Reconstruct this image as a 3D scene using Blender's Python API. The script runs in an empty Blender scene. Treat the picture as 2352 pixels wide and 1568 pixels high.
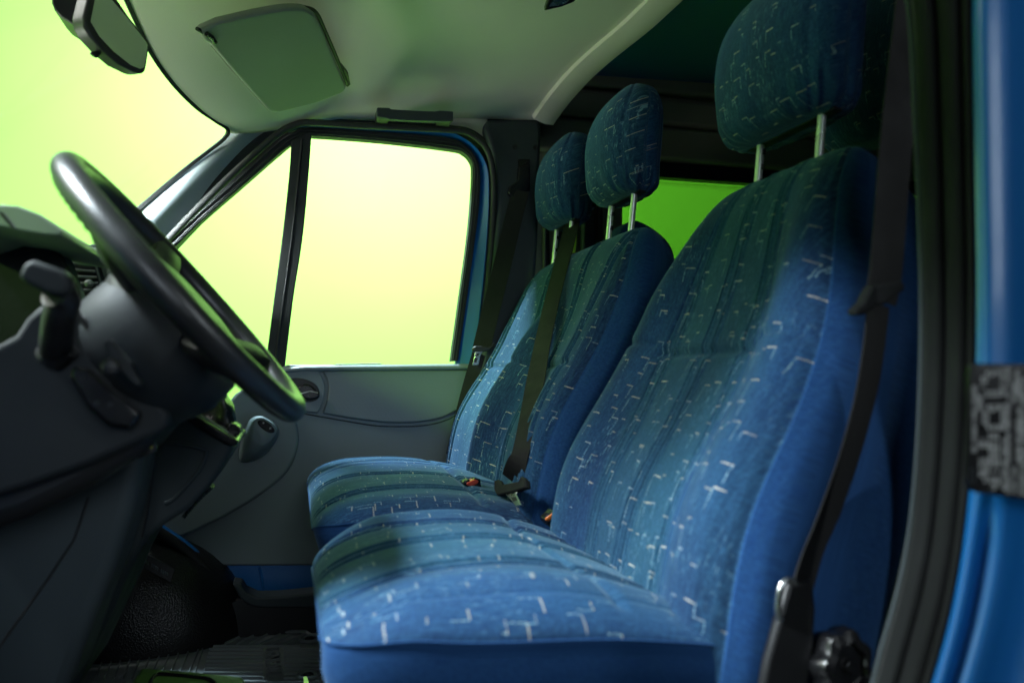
import bpy, math, random
from mathutils import Vector, Matrix
random.seed(7)
SC = bpy.context.scene
COL = SC.collection
R = math.radians

# ------------------------------------------------------------------ camera
F = 28.0 / 36.0 * 2352.0
YAW, PIT = R(15.2), R(2.4)
CAM = Vector((0.0, 0.0, 0.65))
FWD = Vector((math.sin(YAW) * math.cos(PIT), math.cos(YAW) * math.cos(PIT), math.sin(PIT)))
RGT = Vector((math.cos(YAW), -math.sin(YAW), 0))
UPV = RGT.cross(FWD)
cd = bpy.data.cameras.new('camera'); cam = bpy.data.objects.new('camera', cd); COL.objects.link(cam)
cam.location = CAM
cam.rotation_euler = Matrix((RGT, UPV, -FWD)).transposed().to_euler()
cd.lens = 28.0; cd.sensor_width = 36.0; cd.clip_start = 0.02; cd.clip_end = 100
cd.dof.use_dof = True; cd.dof.focus_distance = 1.75; cd.dof.aperture_fstop = 3.2
SC.camera = cam

# ------------------------------------------------------------------ world, lamps, exposure
w = bpy.data.worlds.new('World'); SC.world = w; w.use_nodes = True
w.node_tree.nodes['Background'].inputs[0].default_value = (0.55, 0.75, 1.0, 1)
w.node_tree.nodes['Background'].inputs[1].default_value = 0.016
SC.view_settings.view_transform = 'Standard'
try: SC.view_settings.look = 'None'
except Exception: pass
SC.view_settings.exposure = 0.0; SC.view_settings.gamma = 1.0
SC.render.engine = 'CYCLES'
SC.cycles.use_denoising = True
try: SC.cycles.denoiser = 'OPENIMAGEDENOISE'
except Exception: pass
SC.cycles.max_bounces = 8; SC.cycles.diffuse_bounces = 4; SC.cycles.transparent_max_bounces = 12
SC.cycles.sample_clamp_indirect = 6.0

def area(name, loc, target, sx, sy, power, col, spread=180):
    l = bpy.data.lights.new(name, 'AREA'); l.shape = 'RECTANGLE'; l.size = sx; l.size_y = sy
    l.energy = power; l.color = col; l.spread = R(spread)
    o = bpy.data.objects.new(name, l); COL.objects.link(o); o.location = loc
    o.rotation_euler = (Vector(target) - Vector(loc)).to_track_quat('-Z', 'Y').to_euler()
    return o
# lamps that light the green screen behind the van
area('screen_lamp', (0.55, 3.0, 3.3), (0.65, 5.2, 1.7), 1.0, 0.5, 215, (1, 0.99, 0.97), 150)
area('screen_lamp_front', (-1.6, 3.0, 3.2), (-1.3, 5.2, 1.2), 1.6, 0.5, 30, (1, 0.98, 0.92), 150)
area('screen_lamp_rear', (3.0, 3.2, 3.2), (3.2, 5.2, 1.0), 1.2, 0.5, 45, (1, 1, 0.95), 150)
area('floor_fill', (-3.0, 1.6, 3.2), (-3.6, 1.6, -.75), 1.6, 1.6, 230, (1, 0.99, 0.95), 150)  # unseen lamp added so the green floor's bounce brightens the headliner
# softbox high ahead of the windscreen, added spot along the open driver's door with its cone narrowed to shape the lit strip, small accents
area('windscreen_softbox', (-1.30, 0.90, 2.30), (0.12, 0.84, 0.42), 0.42, 0.42, 4.6, (0.80, 0.90, 1.0), 25)
sl_ = bpy.data.lights.new('door_spot', 'SPOT'); sl_.energy = 150; sl_.color = (0.80, 0.90, 1.0); sl_.spot_size = R(15); sl_.spot_blend = .45; sl_.shadow_soft_size = .05
so_ = bpy.data.objects.new('door_spot', sl_); COL.objects.link(so_); so_.location = (-1.25, 0.33, 1.30)
so_.rotation_euler = (Vector((.48, .75, .56)) - so_.location).to_track_quat('-Z', 'Y').to_euler()
area('camera_fill', (0.1, -1.1, 1.25), (0.1, 2.1, 0.55), 0.9, 0.7, 1.7, (0.78, 0.90, 1.0), 70)
area('pillar_accent', (-1.4, 1.25, 1.30), (-0.40, 2.08, 1.02), 0.2, 0.2, 3.6, (0.85, 0.93, 1.0), 12)  # lamp added only to brighten the far windscreen pillar
area('green_bounce', (-2.2, -0.5, 1.7), (-0.45, 1.15, 0.92), 0.3, 0.3, 0.7, (0.5, 1.0, 0.2), 14)  # added lamp standing in for green light off the backdrop
area('headliner_fill', (-2.0, 1.4, 0.66), (0.1, 1.6, 1.42), 1.1, 0.2, 5, (1.0, 0.97, 0.95), 90)  # unseen lamp added low outside to lift the headliner
area('passenger_side_lamp', (-0.3, 3.4, 2.85), (0.4, 1.9, 0.5), 0.25, 0.25, 40, (0.62, 0.80, 1.0), 70)
area('body_strip_lamp', (2.0, -0.72, 1.35), (0.62, 0.5, 0.80), 0.12, 1.0, 1.9, (0.85, 0.95, 1.0), 70)

# ------------------------------------------------------------------ pixel -> real plane
def ray(px, py):
    return (FWD + RGT * ((px - 1176) / F) - UPV * ((py - 784) / F))
def P(px, py, Y):
    d = ray(px, py); return CAM + d * (Y / d.y)
def PX(px, py, X):
    d = ray(px, py); return CAM + d * (X / d.x)
def PZ(px, py, Z):
    d = ray(px, py); return CAM + d * ((Z - CAM.z) / d.z)
def PP(px, py, p0, n):
    d = ray(px, py); n = Vector(n); return CAM + d * ((Vector(p0) - CAM).dot(n) / d.dot(n))

# ------------------------------------------------------------------ object helpers
def tagk(o, label=None, cat=None, group=None, kind=None):
    if label: o['label'] = label
    if cat: o['category'] = cat
    if group: o['group'] = group
    if kind: o['kind'] = kind
    return o
def thing(name, label, cat, loc=(0, 0, 0), group=None):
    o = bpy.data.objects.new(name, None); COL.objects.link(o); o.location = loc
    o.empty_display_size = 0.05
    return tagk(o, label, cat, group)
def mesh(name, vs, fs, mats, parent=None, smooth=True, bevel=0, seg=2, sub=0, solid=0, auto=None, mi=None, uvs=None, off=0):
    me = bpy.data.meshes.new(name); me.from_pydata([tuple(v) for v in vs], [], fs); me.validate(); me.update()
    if not isinstance(mats, (list, tuple)): mats = [mats]
    for m in mats: me.materials.append(m)
    if mi and len(mi) == len(me.polygons): me.polygons.foreach_set('material_index', mi)
    if uvs:
        uv = me.uv_layers.new(name='UVMap')
        for l in me.loops: uv.data[l.index].uv = uvs[l.vertex_index]
    if smooth: me.polygons.foreach_set('use_smooth', [True] * len(me.polygons))
    o = bpy.data.objects.new(name, me); COL.objects.link(o)
    if parent is not None:
        pl = Vector(parent.location)
        pp = parent.parent
        while pp is not None: pl += Vector(pp.location); pp = pp.parent
        o.parent = parent
        for v in me.vertices: v.co -= pl
    if solid:
        m = o.modifiers.new('s', 'SOLIDIFY'); m.thickness = solid; m.offset = off
    if bevel:
        m = o.modifiers.new('b', 'BEVEL'); m.width = bevel; m.segments = seg; m.limit_method = 'ANGLE'; m.angle_limit = R(35)
        m.harden_normals = False
    if sub:
        m = o.modifiers.new('u', 'SUBSURF'); m.levels = sub; m.render_levels = sub
    if smooth and auto is not None:
        try: me.set_sharp_from_angle(angle=R(auto))
        except Exception: pass
    return o
def prism(name, pts, vec, m, parent=None, bevel=0.003, seg=2, **k):
    n = len(pts); vec = Vector(vec)
    vs = [Vector(p) for p in pts] + [Vector(p) + vec for p in pts]
    fs = [list(range(n)), list(range(2 * n - 1, n - 1, -1))]
    for i in range(n):
        j = (i + 1) % n; fs.append([i, i + n, j + n, j])
    o = mesh(name, vs, fs, m, parent, bevel=bevel, seg=seg, auto=40, **k)
    import bmesh
    b = bmesh.new(); b.from_mesh(o.data); bmesh.ops.recalc_face_normals(b, faces=b.faces); b.to_mesh(o.data); b.free()
    return o
def smooth_poly(pts, n=6, closed=True):
    """Catmull-Rom through points"""
    pts = [Vector(p) for p in pts]; out = []; N = len(pts)
    rng = range(N) if closed else range(N - 1)
    for i in rng:
        if closed: a, b, c, d = pts[i - 1], pts[i], pts[(i + 1) % N], pts[(i + 2) % N]
        else: a, b, c, d = pts[max(i - 1, 0)], pts[i], pts[i + 1], pts[min(i + 2, N - 1)]
        for k in range(n):
            t = k / n
            out.append(0.5 * ((2 * b) + (c - a) * t + (2 * a - 5 * b + 4 * c - d) * t * t + (3 * b - a - 3 * c + d) * t ** 3))
    if not closed: out.append(pts[-1])
    return out
def round_poly(pts, r, n=5):
    """round the corners of a polygon; r one radius or a list"""
    pts = [Vector(p) for p in pts]; N = len(pts); out = []
    for i in range(N):
        p = pts[i]; a = pts[i - 1]; c = pts[(i + 1) % N]
        rr = r[i] if isinstance(r, (list, tuple)) else r
        if rr <= 0: out.append(p); continue
        da = (a - p); dc = (c - p); rr = min(rr, da.length * .45, dc.length * .45)
        s = p + da.normalized() * rr; e = p + dc.normalized() * rr
        for k in range(n + 1):
            t = k / n; out.append(s * (1 - t) ** 2 + p * 2 * t * (1 - t) + e * t * t)
    return out
def box(name, c, s, m, parent=None, rot=None, bevel=0.003, seg=2):
    c = Vector(c); vs = []
    for x in (-1, 1):
        for y in (-1, 1):
            for z in (-1, 1):
                v = Vector((x * s[0] / 2, y * s[1] / 2, z * s[2] / 2))
                if rot is not None: v = rot @ v
                vs.append(c + v)
    fs = [(0, 1, 3, 2), (4, 6, 7, 5), (0, 4, 5, 1), (2, 3, 7, 6), (0, 2, 6, 4), (1, 5, 7, 3)]
    return mesh(name, vs, fs, m, parent, bevel=bevel, seg=seg, auto=40)
def frames(path):
    out = []
    up = Vector((0.31, 0.2, 0.93))
    for i, p in enumerate(path):
        a = path[max(i - 1, 0)]; b = path[min(i + 1, len(path) - 1)]
        t = (b - a).normalized()
        u = (up - t * up.dot(t)).normalized(); up = u
        out.append((p, t, u, t.cross(u)))
    return out
def tube(name, path, r, m, parent=None, n=14, closed=False, prof=None, widthdir=None, **k):
    """sweep a circle, or a closed profile [(a,b)] along the path"""
    path = [Vector(p) for p in path]; vs = []; fs = []
    N = len(path)
    if closed:
        fr = frames(path + path[:2])[1:N + 1]; fr = fr[-1:] + fr[:-1]
    else: fr = frames(path)
    pr = prof or [(math.cos(2 * math.pi * i / n), math.sin(2 * math.pi * i / n)) for i in range(n)]
    n = len(pr)
    for i, (p, t, u, v) in enumerate(fr):
        if widthdir is not None:
            wd = Vector(widthdir(i / (N - 1)) if callable(widthdir) else widthdir)
            u = (wd - t * wd.dot(t)).normalized(); v = t.cross(u)
        rr = r[i] if isinstance(r, (list, tuple)) else r
        for a, b in pr: vs.append(p + u * (a * rr) + v * (b * rr))
    M = N if closed else N - 1
    for i in range(M):
        j = (i + 1) % N
        for q in range(n):
            s = (q + 1) % n
            fs.append((i * n + q, i * n + s, j * n + s, j * n + q))
    if not closed:
        fs.append(tuple(range(n - 1, -1, -1))); fs.append(tuple((N - 1) * n + q for q in range(n)))
    return mesh(name, vs, fs, m, parent, auto=k.pop('auto', 50), **k)
def strip(name, path, width, m, parent=None, widthdir=(0, 1, 0), th=0.0016, **k):
    pr = [(-width / 2, -th / 2), (-width / 2 + .002, -th * .8), (width / 2 - .002, -th * .8), (width / 2, -th / 2), (width / 2, th / 2), (-width / 2, th / 2)]
    return tube(name, path, 1.0, m, parent, prof=pr, widthdir=widthdir, auto=30, **k)
def patch(name, rows, m, parent=None, **k):
    nr = len(rows); nc = len(rows[0]); vs = [p for r in rows for p in r]; fs = []
    for i in range(nr - 1):
        for j in range(nc - 1):
            fs.append((i * nc + j, i * nc + j + 1, (i + 1) * nc + j + 1, (i + 1) * nc + j))
    return mesh(name, vs, fs, m, parent, **k)
def lathe(name, c, axis, prof, m, parent=None, n=32, lob=None):
    """prof = [(radius, height along axis)]"""
    c = Vector(c); ax = Vector(axis).normalized()
    u = ax.orthogonal().normalized(); v = ax.cross(u); vs = []; fs = []
    for r, h in prof:
        for i in range(n):
            a = 2 * math.pi * i / n
            rr = r * (1 + (lob(a) if lob else 0))
            vs.append(c + ax * h + u * rr * math.cos(a) + v * rr * math.sin(a))
    for k in range(len(prof) - 1):
        for i in range(n):
            j = (i + 1) % n
            fs.append((k * n + i, k * n + j, (k + 1) * n + j, (k + 1) * n + i))
    fs.append(tuple(range(n - 1, -1, -1))); fs.append(tuple((len(prof) - 1) * n + i for i in range(n)))
    return mesh(name, vs, fs, m, parent, auto=35)
def sm(x, a, b):
    t = max(0, min(1, (x - a) / (b - a))) if b != a else (1 if x > a else 0)
    return t * t * (3 - 2 * t)
def lerp_curve(pts, x):
    if x <= pts[0][0]: return pts[0][1]
    for (a, va), (b, vb) in zip(pts, pts[1:]):
        if x <= b: return va + (vb - va) * sm(x, a, b) if False else va + (vb - va) * (x - a) / (b - a)
    return pts[-1][1]
def spline(pts, x):
    """smooth 1-D interpolation (Catmull-Rom on irregular knots, hermite)"""
    n = len(pts)
    if x <= pts[0][0]: return pts[0][1]
    if x >= pts[-1][0]: return pts[-1][1]
    for i in range(n - 1):
        if x <= pts[i + 1][0]: break
    x0, y0 = pts[i]; x1, y1 = pts[i + 1]; h = x1 - x0
    m0 = (y1 - pts[i - 1][1]) / (x1 - pts[i - 1][0]) if i > 0 else (y1 - y0) / h
    m1 = (pts[i + 2][1] - y0) / (pts[i + 2][0] - x0) if i + 2 < n else (y1 - y0) / h
    t = (x - x0) / h
    return (2*t**3-3*t*t+1)*y0 + (t**3-2*t*t+t)*h*m0 + (-2*t**3+3*t*t)*y1 + (t**3-t*t)*h*m1

# ------------------------------------------------------------------ materials
class NT:
    def __init__(s, name):
        s.m = bpy.data.materials.new(name); s.m.use_nodes = True
        s.t = s.m.node_tree; s.N = s.t.nodes; s.b = s.N['Principled BSDF']
        s.out = s.N['Material Output']
    def link(s, a, b): s.t.links.new(a, b)
    def put(s, sock, v):
        if isinstance(v, (int, float)): sock.default_value = v
        elif isinstance(v, (tuple, list)): sock.default_value = tuple(v) + ((1,) if len(v) == 3 and len(sock.default_value) == 4 else ())
        else: s.link(v, sock)
    def math(s, op, a, b=0.0, c=0.0, clamp=False):
        n = s.N.new('ShaderNodeMath'); n.operation = op; n.use_clamp = clamp
        for i, v in enumerate((a, b, c)):
            if i < len(n.inputs): s.put(n.inputs[i], v)
        return n.outputs[0]
    def noise(s, vec, scale, detail=2, rough=.5, out=0):
        n = s.N.new('ShaderNodeTexNoise'); n.inputs['Scale'].default_value = scale
        n.inputs['Detail'].default_value = detail; n.inputs['Roughness'].default_value = rough
        if vec is not None: s.link(vec, n.inputs['Vector'])
        return n.outputs[out]
    def coord(s, which='Object'):
        return s.N.new('ShaderNodeTexCoord').outputs[which]
    def mapping(s, vec, sc):
        n = s.N.new('ShaderNodeMapping'); s.link(vec, n.inputs[0]); n.inputs['Scale'].default_value = sc
        return n.outputs[0]
    def sep(s, vec):
        n = s.N.new('ShaderNodeSeparateXYZ'); s.link(vec, n.inputs[0]); return n.outputs
    def comb(s, x, y, z=0.0):
        n = s.N.new('ShaderNodeCombineXYZ')
        for i, v in enumerate((x, y, z)): s.put(n.inputs[i], v)
        return n.outputs[0]
    def mix(s, f, a, b):
        n = s.N.new('ShaderNodeMix'); n.data_type = 'RGBA'
        s.put(n.inputs[0], f); s.put(n.inputs[6], a); s.put(n.inputs[7], b); return n.outputs[2]
    def mapr(s, v, a, b, c=0.0, d=1.0):
        n = s.N.new('ShaderNodeMapRange'); s.put(n.inputs[0], v)
        for i, q in enumerate((a, b, c, d)): n.inputs[i + 1].default_value = q
        return n.outputs[0]
    def white(s, vec):
        n = s.N.new('ShaderNodeTexWhiteNoise'); n.noise_dimensions = '3D'; s.link(vec, n.inputs['Vector'])
        q = s.N.new('ShaderNodeSeparateColor'); s.link(n.outputs['Color'], q.inputs[0])
        return n.outputs['Value'], q.outputs[0], q.outputs[1], q.outputs[2]
    def bump(s, h, strength, dist=0.001, prev=None):
        n = s.N.new('ShaderNodeBump'); n.inputs['Strength'].default_value = strength; n.inputs['Distance'].default_value = dist
        s.link(h, n.inputs['Height'])
        if prev is not None: s.link(prev, n.inputs['Normal'])
        s.link(n.outputs[0], s.b.inputs['Normal']); return n.outputs[0]

def plastic(name, col, rough=.5, grain=900, gb=.25, var=.12, spec=.5, metal=0, sheen=0, coat=0):
    t = NT(name); c = t.coord()
    n1 = t.noise(c, 5, 3); n2 = t.noise(c, grain, 2)
    dark = tuple(x * (1 - var) for x in col); lite = tuple(min(1, x * (1 + var)) for x in col)
    t.link(t.mix(n1, dark, lite), t.b.inputs['Base Color'])
    n3 = t.noise(c, 22, 4, .6)
    t.link(t.mapr(n3, .3, .7, max(.02, rough - .07), min(1, rough + .07)), t.b.inputs['Roughness'])
    t.b.inputs['Metallic'].default_value = metal
    t.b.inputs['Specular IOR Level'].default_value = spec
    if coat: t.b.inputs['Coat Weight'].default_value = coat; t.b.inputs['Coat Roughness'].default_value = .06
    if sheen:
        t.b.inputs['Sheen Weight'].default_value = sheen; t.b.inputs['Sheen Roughness'].default_value = .4
        t.b.inputs['Sheen Tint'].default_value = (.7, .85, 1, 1)
    if gb: t.bump(n2, gb, .0006)
    return t.m

def velour(name, pattern=True, base=((.011, .027, .084), (.018, .068, .178), (.017, .068, .108)), cushion=False):
    t = NT(name); uv = t.coord('UV'); xyz = t.sep(uv); u, v = xyz[0], xyz[1]
    # woven tone: slow bands across, finer threads along the pile
    big = t.noise(t.mapping(uv, (7, 2.2, 1)), 1.0, 2, .5)
    big2 = t.noise(t.mapping(uv, (5, 1.4, 1)), 1.7, 1, .5)
    thr = t.noise(t.mapping(uv, (420, 45, 1)), 1.0, 4, .75)
    thr2 = t.noise(t.mapping(uv, (300, 240, 1)), 1.0, 4, .75)
    if pattern:
        at = t.N.new('ShaderNodeAttribute'); at.attribute_name = 'zone'; zone = at.outputs['Fac']
        blue = t.mix(t.mapr(big, .42, .68), base[0], base[1])
        c = t.mix(t.math('MULTIPLY', t.math('ADD', t.math('MULTIPLY', zone, .75), t.mapr(big2, .45, .62, -.1, .4), clamp=True), .95), blue, base[2])
    else:
        c = t.mix(t.mapr(big, .38, .62), base[0], base[1])
    c = t.mix(t.mapr(thr, .38, .68, 0, .55 if pattern else .22), c, (.045, .14, .26))
    c = t.mix(t.mapr(thr2, .38, .62, 0, .45), c, tuple(x * .45 for x in base[0]))
    if pattern:
        def dashes(c, cw, ch, seed, prob, L, th, V, col, colv, vert=False):
            su = t.math('DIVIDE', u, cw); sv = t.math('DIVIDE', v, ch)
            sv = t.math('ADD', sv, seed * 3.37); iv = t.math('FLOOR', sv)
            shf = t.white(t.comb(iv, seed * 2.3, 7.7))
            su = t.math('ADD', t.math('ADD', su, seed * 1.73), t.math('MULTIPLY', shf[1], 3.0))
            iu = t.math('FLOOR', su); fu = t.math('SUBTRACT', su, iu)
            fv = t.math('SUBTRACT', sv, iv)
            r0, r1, r2, r3 = t.white(t.comb(iu, iv, seed))
            clu = t.noise(t.comb(t.math('MULTIPLY', iu, .42), t.math('MULTIPLY', iv, .33), seed), 1.0, 1)
            on = t.math('LESS_THAN', r0, t.math('MULTIPLY', t.mapr(clu, .32, .62, .25, 1.5), prob))
            wob = t.mapr(t.noise(t.mapping(uv, (90, 90, 1)), 1, 2), 0, 1, -.0016, .0016)
            ox = t.math('MULTIPLY_ADD', r1, .45, .15); oy = t.math('MULTIPLY_ADD', r2, .4, .5)
            du = t.math('ADD', t.math('MULTIPLY', t.math('SUBTRACT', fu, ox), cw), wob)
            dv = t.math('ADD', t.math('MULTIPLY', t.math('SUBTRACT', fv, oy), ch), wob)
            ll = t.math('MULTIPLY_ADD', r3, L * .8, L * .5)
            h = t.math('LESS_THAN', t.math('ABSOLUTE', dv), th)
            h = t.math('MULTIPLY', h, t.math('GREATER_THAN', du, 0.0))
            h = t.math('MULTIPLY', h, t.math('LESS_THAN', du, ll))
            h = t.math('MULTIPLY', h, on)
            h = t.math('MULTIPLY', h, t.mapr(thr2, .36, .52, .1, 1))
            h = t.math('MULTIPLY', h, t.math('MULTIPLY_ADD', r1, .6, .4))
            # thread hanging from one end, broken up
            side = t.math('MULTIPLY', t.math('GREATER_THAN', r2, .5), ll)
            vv = t.math('LESS_THAN', t.math('ABSOLUTE', t.math('SUBTRACT', du, side)), th * .75)
            vv = t.math('MULTIPLY', vv, t.math('LESS_THAN', dv, 0.0))
            vl = t.math('MULTIPLY', r3, V)
            vv = t.math('MULTIPLY', vv, t.math('GREATER_THAN', dv, t.math('MULTIPLY', vl, -1.0)))
            vv = t.math('MULTIPLY', vv, on)
            vv = t.math('MULTIPLY', vv, t.mapr(t.noise(t.mapping(uv, (900, 260, 1)), 1, 2), .42, .52))
            c = t.mix(t.math('MULTIPLY', vv, .72), c, colv)
            c = t.mix(t.math('MULTIPLY', h, .9), c, col)
            return c
        # loose pale flecks of broken thread
        fl = t.noise(t.mapping(uv, (420, 75, 1)), 1, 3, .6)
        flm = t.noise(t.mapping(uv, (16, 9, 1)), 1, 2)
        f = t.math('MULTIPLY', t.mapr(fl, .57, .66), t.mapr(flm, .47, .62))
        c = t.mix(t.math('MULTIPLY', f, .48), c, (.16, .32, .42))
        c = dashes(c, .046, .036, 1.0, .62, .0150, .0009, .030, (.58, .54, .44), (.24, .38, .46))
        c = dashes(c, .053, .041, 2.0, .58, .0115, .0008, .034, (.50, .46, .34), (.22, .34, .36))
        c = dashes(c, .037, .047, 5.0, .50, .0090, .0008, .030, (.40, .47, .50), (.18, .34, .44))
    t.link(c, t.b.inputs['Base Color'])
    t.b.inputs['Roughness'].default_value = .92
    t.b.inputs['Specular IOR Level'].default_value = .12
    t.b.inputs['Sheen Weight'].default_value = .26
    t.b.inputs['Sheen Roughness'].default_value = .38
    t.b.inputs['Sheen Tint'].default_value = (.45, .72, 1, 1)
    b1 = t.bump(thr2, .35, .0007)
    t.bump(t.noise(t.mapping(uv, (38, 26, 1)), 1, 3), .35, .003, b1)
    return t.m

def car_paint(name, col):
    t = NT(name); c = t.coord()
    t.link(t.mix(t.noise(c, 3, 2), tuple(x * .93 for x in col), tuple(x * 1.07 for x in col)), t.b.inputs['Base Color'])
    t.b.inputs['Roughness'].default_value = .38; t.b.inputs['Coat Weight'].default_value = .45
    t.link(t.mapr(t.noise(c, 14, 4, .7), .35, .75, .10, .30), t.b.inputs['Coat Roughness'])
    t.bump(t.noise(c, 60, 2), .03, .001)
    return t.m

def pane(name, tint, refl=.06):
    t = NT(name)
    tr = t.N.new('ShaderNodeBsdfTransparent'); tr.inputs[0].default_value = tuple(tint) + (1,)
    gl = t.N.new('ShaderNodeBsdfGlossy'); gl.inputs['Roughness'].default_value = .03
    fr = t.N.new('ShaderNodeFresnel'); fr.inputs[0].default_value = 1.45
    mx = t.N.new('ShaderNodeMixShader')
    t.link(t.math('MULTIPLY', fr.outputs[0], refl), mx.inputs[0])
    t.link(tr.outputs[0], mx.inputs[1]); t.link(gl.outputs[0], mx.inputs[2]); t.link(mx.outputs[0], t.out.inputs[0])
    return t.m

M = {}
M['fab'] = velour('patterned_velour')
M['plain'] = velour('plain_velour', False, ((.012, .052, .165), (.016, .066, .205), (.013, .056, .18)))
M['rim'] = plastic('wheel_leatherette', (.016, .017, .018), .38, 700, .3, spec=.6)
M['hub'] = plastic('hub_grey_plastic', (.019, .022, .024), .6, 900, .3, spec=.25)
M['black'] = plastic('black_plastic', (.012, .012, .013), .45, 800, .3)
M['gloss'] = plastic('glossy_black', (.010, .010, .011), .22, 300, .35)
M['rubber'] = plastic('seal_rubber', (.018, .020, .019), .62, 500, .4)
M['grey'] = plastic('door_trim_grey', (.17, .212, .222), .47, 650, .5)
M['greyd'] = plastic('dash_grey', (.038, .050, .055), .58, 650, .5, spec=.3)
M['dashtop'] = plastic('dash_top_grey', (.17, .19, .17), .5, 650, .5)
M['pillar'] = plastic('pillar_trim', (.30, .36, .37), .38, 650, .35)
M['lining'] = plastic('headliner_cloth', (.64, .62, .53), .95, 450, .6, var=.06, spec=.1)
M['visor'] = plastic('visor_vinyl', (.33, .325, .28), .7, 350, .5, spec=.2)
M['web'] = plastic('belt_webbing', (.010, .010, .010), .8, 1500, .5, spec=.3)
M['chrome'] = plastic('chrome', (.95, .96, .95), .30, 200, 0, var=.03, metal=.6)
M['steel'] = plastic('bright_steel', (.55, .56, .55), .28, 400, .1, metal=1)
M['mirror'] = plastic('mirror_glass', (.55, .60, .55), .02, 100, 0, var=.01, metal=1)
M['red'] = plastic('red_button', (.55, .06, .03), .35, 400, .1)
M['orange'] = plastic('orange_button', (.7, .16, .02), .35, 400, .1)
M['paint'] = car_paint('blue_paint', (.003, .130, .42))
M['mat'] = plastic('mat_rubber', (.16, .18, .185), .65, 500, .5)
M['dark'] = plastic('load_bay_lining', (.15, .15, .125), .75, 300, .3)
M['roofdark'] = plastic('load_bay_roof', (.034, .011, .012), .95, 300, .2, spec=.02)
M['sealdark'] = plastic('matt_black_rubber', (.012, .013, .013), .9, 240, .9, var=.35, spec=.15)
M['white'] = plastic('print_white', (.7, .7, .68), .6, 300, 0)
M['olive'] = plastic('green_lit_lid', (.07, .14, .03), .5, 400, .3)  # green light falling on the lid is mixed into this colour
M['lime'] = plastic('lime_green', (.35, .60, .06), .5, 400, .2)
M['yellow'] = plastic('yellow_tag', (.65, .6, .06), .5, 400, .1)
M['glass'] = pane('clear_glass', (.93, .97, .93), .03)
M['glass_rear'] = pane('green_tinted_glass', (.27, .41, .17), .05)
t = NT('green_screen_paint'); c = t.coord()
t.link(t.mix(t.noise(c, .8, 3), (.375, .76, .19), (.40, .80, .21)), t.b.inputs['Base Color'])
t.b.inputs['Roughness'].default_value = .9; t.b.inputs['Specular IOR Level'].default_value = .1
M['screen'] = t.m
t = NT('studio_floor'); c = t.coord()
t.link(t.mix(t.noise(c, 1.5, 4), (.05, .055, .05), (.08, .085, .08)), t.b.inputs['Base Color']); t.b.inputs['Roughness'].default_value = .6
M['sfloor'] = t.m

# ------------------------------------------------------------------ setting
rows = []
for (y, z) in [(1.0 + i * .6, -.75) for i in range(6)] + [(4.55 + .65 * math.sin(a), -.1 - .65 * math.cos(a)) for a in [R(q) for q in range(0, 91, 10)]] + [(5.2, .8), (5.2, 2.4), (5.2, 4.4)]:
    if rows and y < rows[-1][0].y: continue
    rows.append([Vector((x, y, z)) for x in (-5, -3, 0, 3, 6, 9)])
gs = patch('green_screen_wall', [[v.copy() for v in r] for r in rows if r[0].y > .9], M['screen'], sub=0)
tagk(gs, 'bright lime green studio backdrop seen through the cab windows', kind='structure')
gf = patch('green_screen_side', [[Vector((x, y, z)) for y in (-1.5, 1, 3, 5.2)] for x, z in ((-4.2, -.752), (-4.6, -.70), (-4.9, -.45), (-5.0, 0), (-5.0, 4.4))], M['screen'])
tagk(gf, 'lime green studio backdrop ahead of the van', kind='structure')
fl = patch('studio_ground', [[Vector((x, y, -.756)) for x in (-8, 0, 10)] for y in (-4, .95)], M['sfloor'])
tagk(fl, 'dark studio ground under the van', kind='structure')

# ================================================================== VAN BODY
van = thing('van_body', 'blue van body with grey headliner, pillars and rubber sealed door openings', 'van')
# ---- headliner: surface rows across Y (from far door top to the near door top), columns along X
HE = [(262, -60, 1.60), (292, 5, 1.69), (318, 62, 1.76), (352, 130, 1.83), (400, 196, 1.90), (452, 248, 1.96), (498, 280, 2.01), (524, 296, 2.06)]
HEP = sorted([(P(x, y, Y).y, P(x, y, Y).x, P(x, y, Y).z) for x, y, Y in HE])
_h0 = [(.6, -.20), (.9, -.31), (1.2, -.355), (1.4, -.365)] + [(a, b) for a, b, c in HEP]
_hz = [(.6, 1.26), (.9, 1.36), (1.2, 1.405), (1.4, 1.41)] + [(a, c) for a, b, c in HEP]
print('header', [(round(a, 2), round(b, 3), round(c, 3)) for a, b, c in HEP])
def header_x(y): return spline(_h0, y)
def rear_x(y):
    c = 1.40; q = (y - c) / .70
    return .745 - .115 * abs(q) ** 2.4
def roof_z(y, x):
    c = 1.40; q = abs((y - c) / .72)
    z = 1.465 - .185 * q ** 3.2
    fr = header_x(y)
    z += .045 * sm(x, -.1, .62) * sm(y, 1.6, 2.07)
    k = sm(x, fr + .28 + .34 * (1 - min(1, q)), fr - .01 * (1 - min(1, q)))
    z = z * (1 - k) + spline(_hz, y) * k      # falls to the windscreen
    return z
rows = []
NY, NX = 70, 60
yfar, ynear = 2.085, .66
def door_top_z(x):  # upper edge of the far door opening
    return 1.285
for i in range(NY + 1):
    y = yfar + (ynear - yfar) * i / NY
    r = []
    for j in range(NX + 1):
        f = j / NX
        x = header_x(y) + (rear_x(y) - header_x(y)) * f
        z = roof_z(y, x)
        # recess behind the grab handle
        g = math.exp(-((x - .27) / .16) ** 4) * math.exp(-((y - 2.02) / .07) ** 2)
        # hollow the folded sun visor beds into
        g2 = sm(x, -.16, -.12) * sm(x, .24, .20) * sm(y, 1.58, 1.62) * sm(y, 1.99, 1.95)
        r.append(Vector((x, y, z)))
    rows.append(r)
hl = patch('headliner', rows, M['lining'], van, solid=.004, off=1)
hl['label'] = 'pale cloth headliner'
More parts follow.
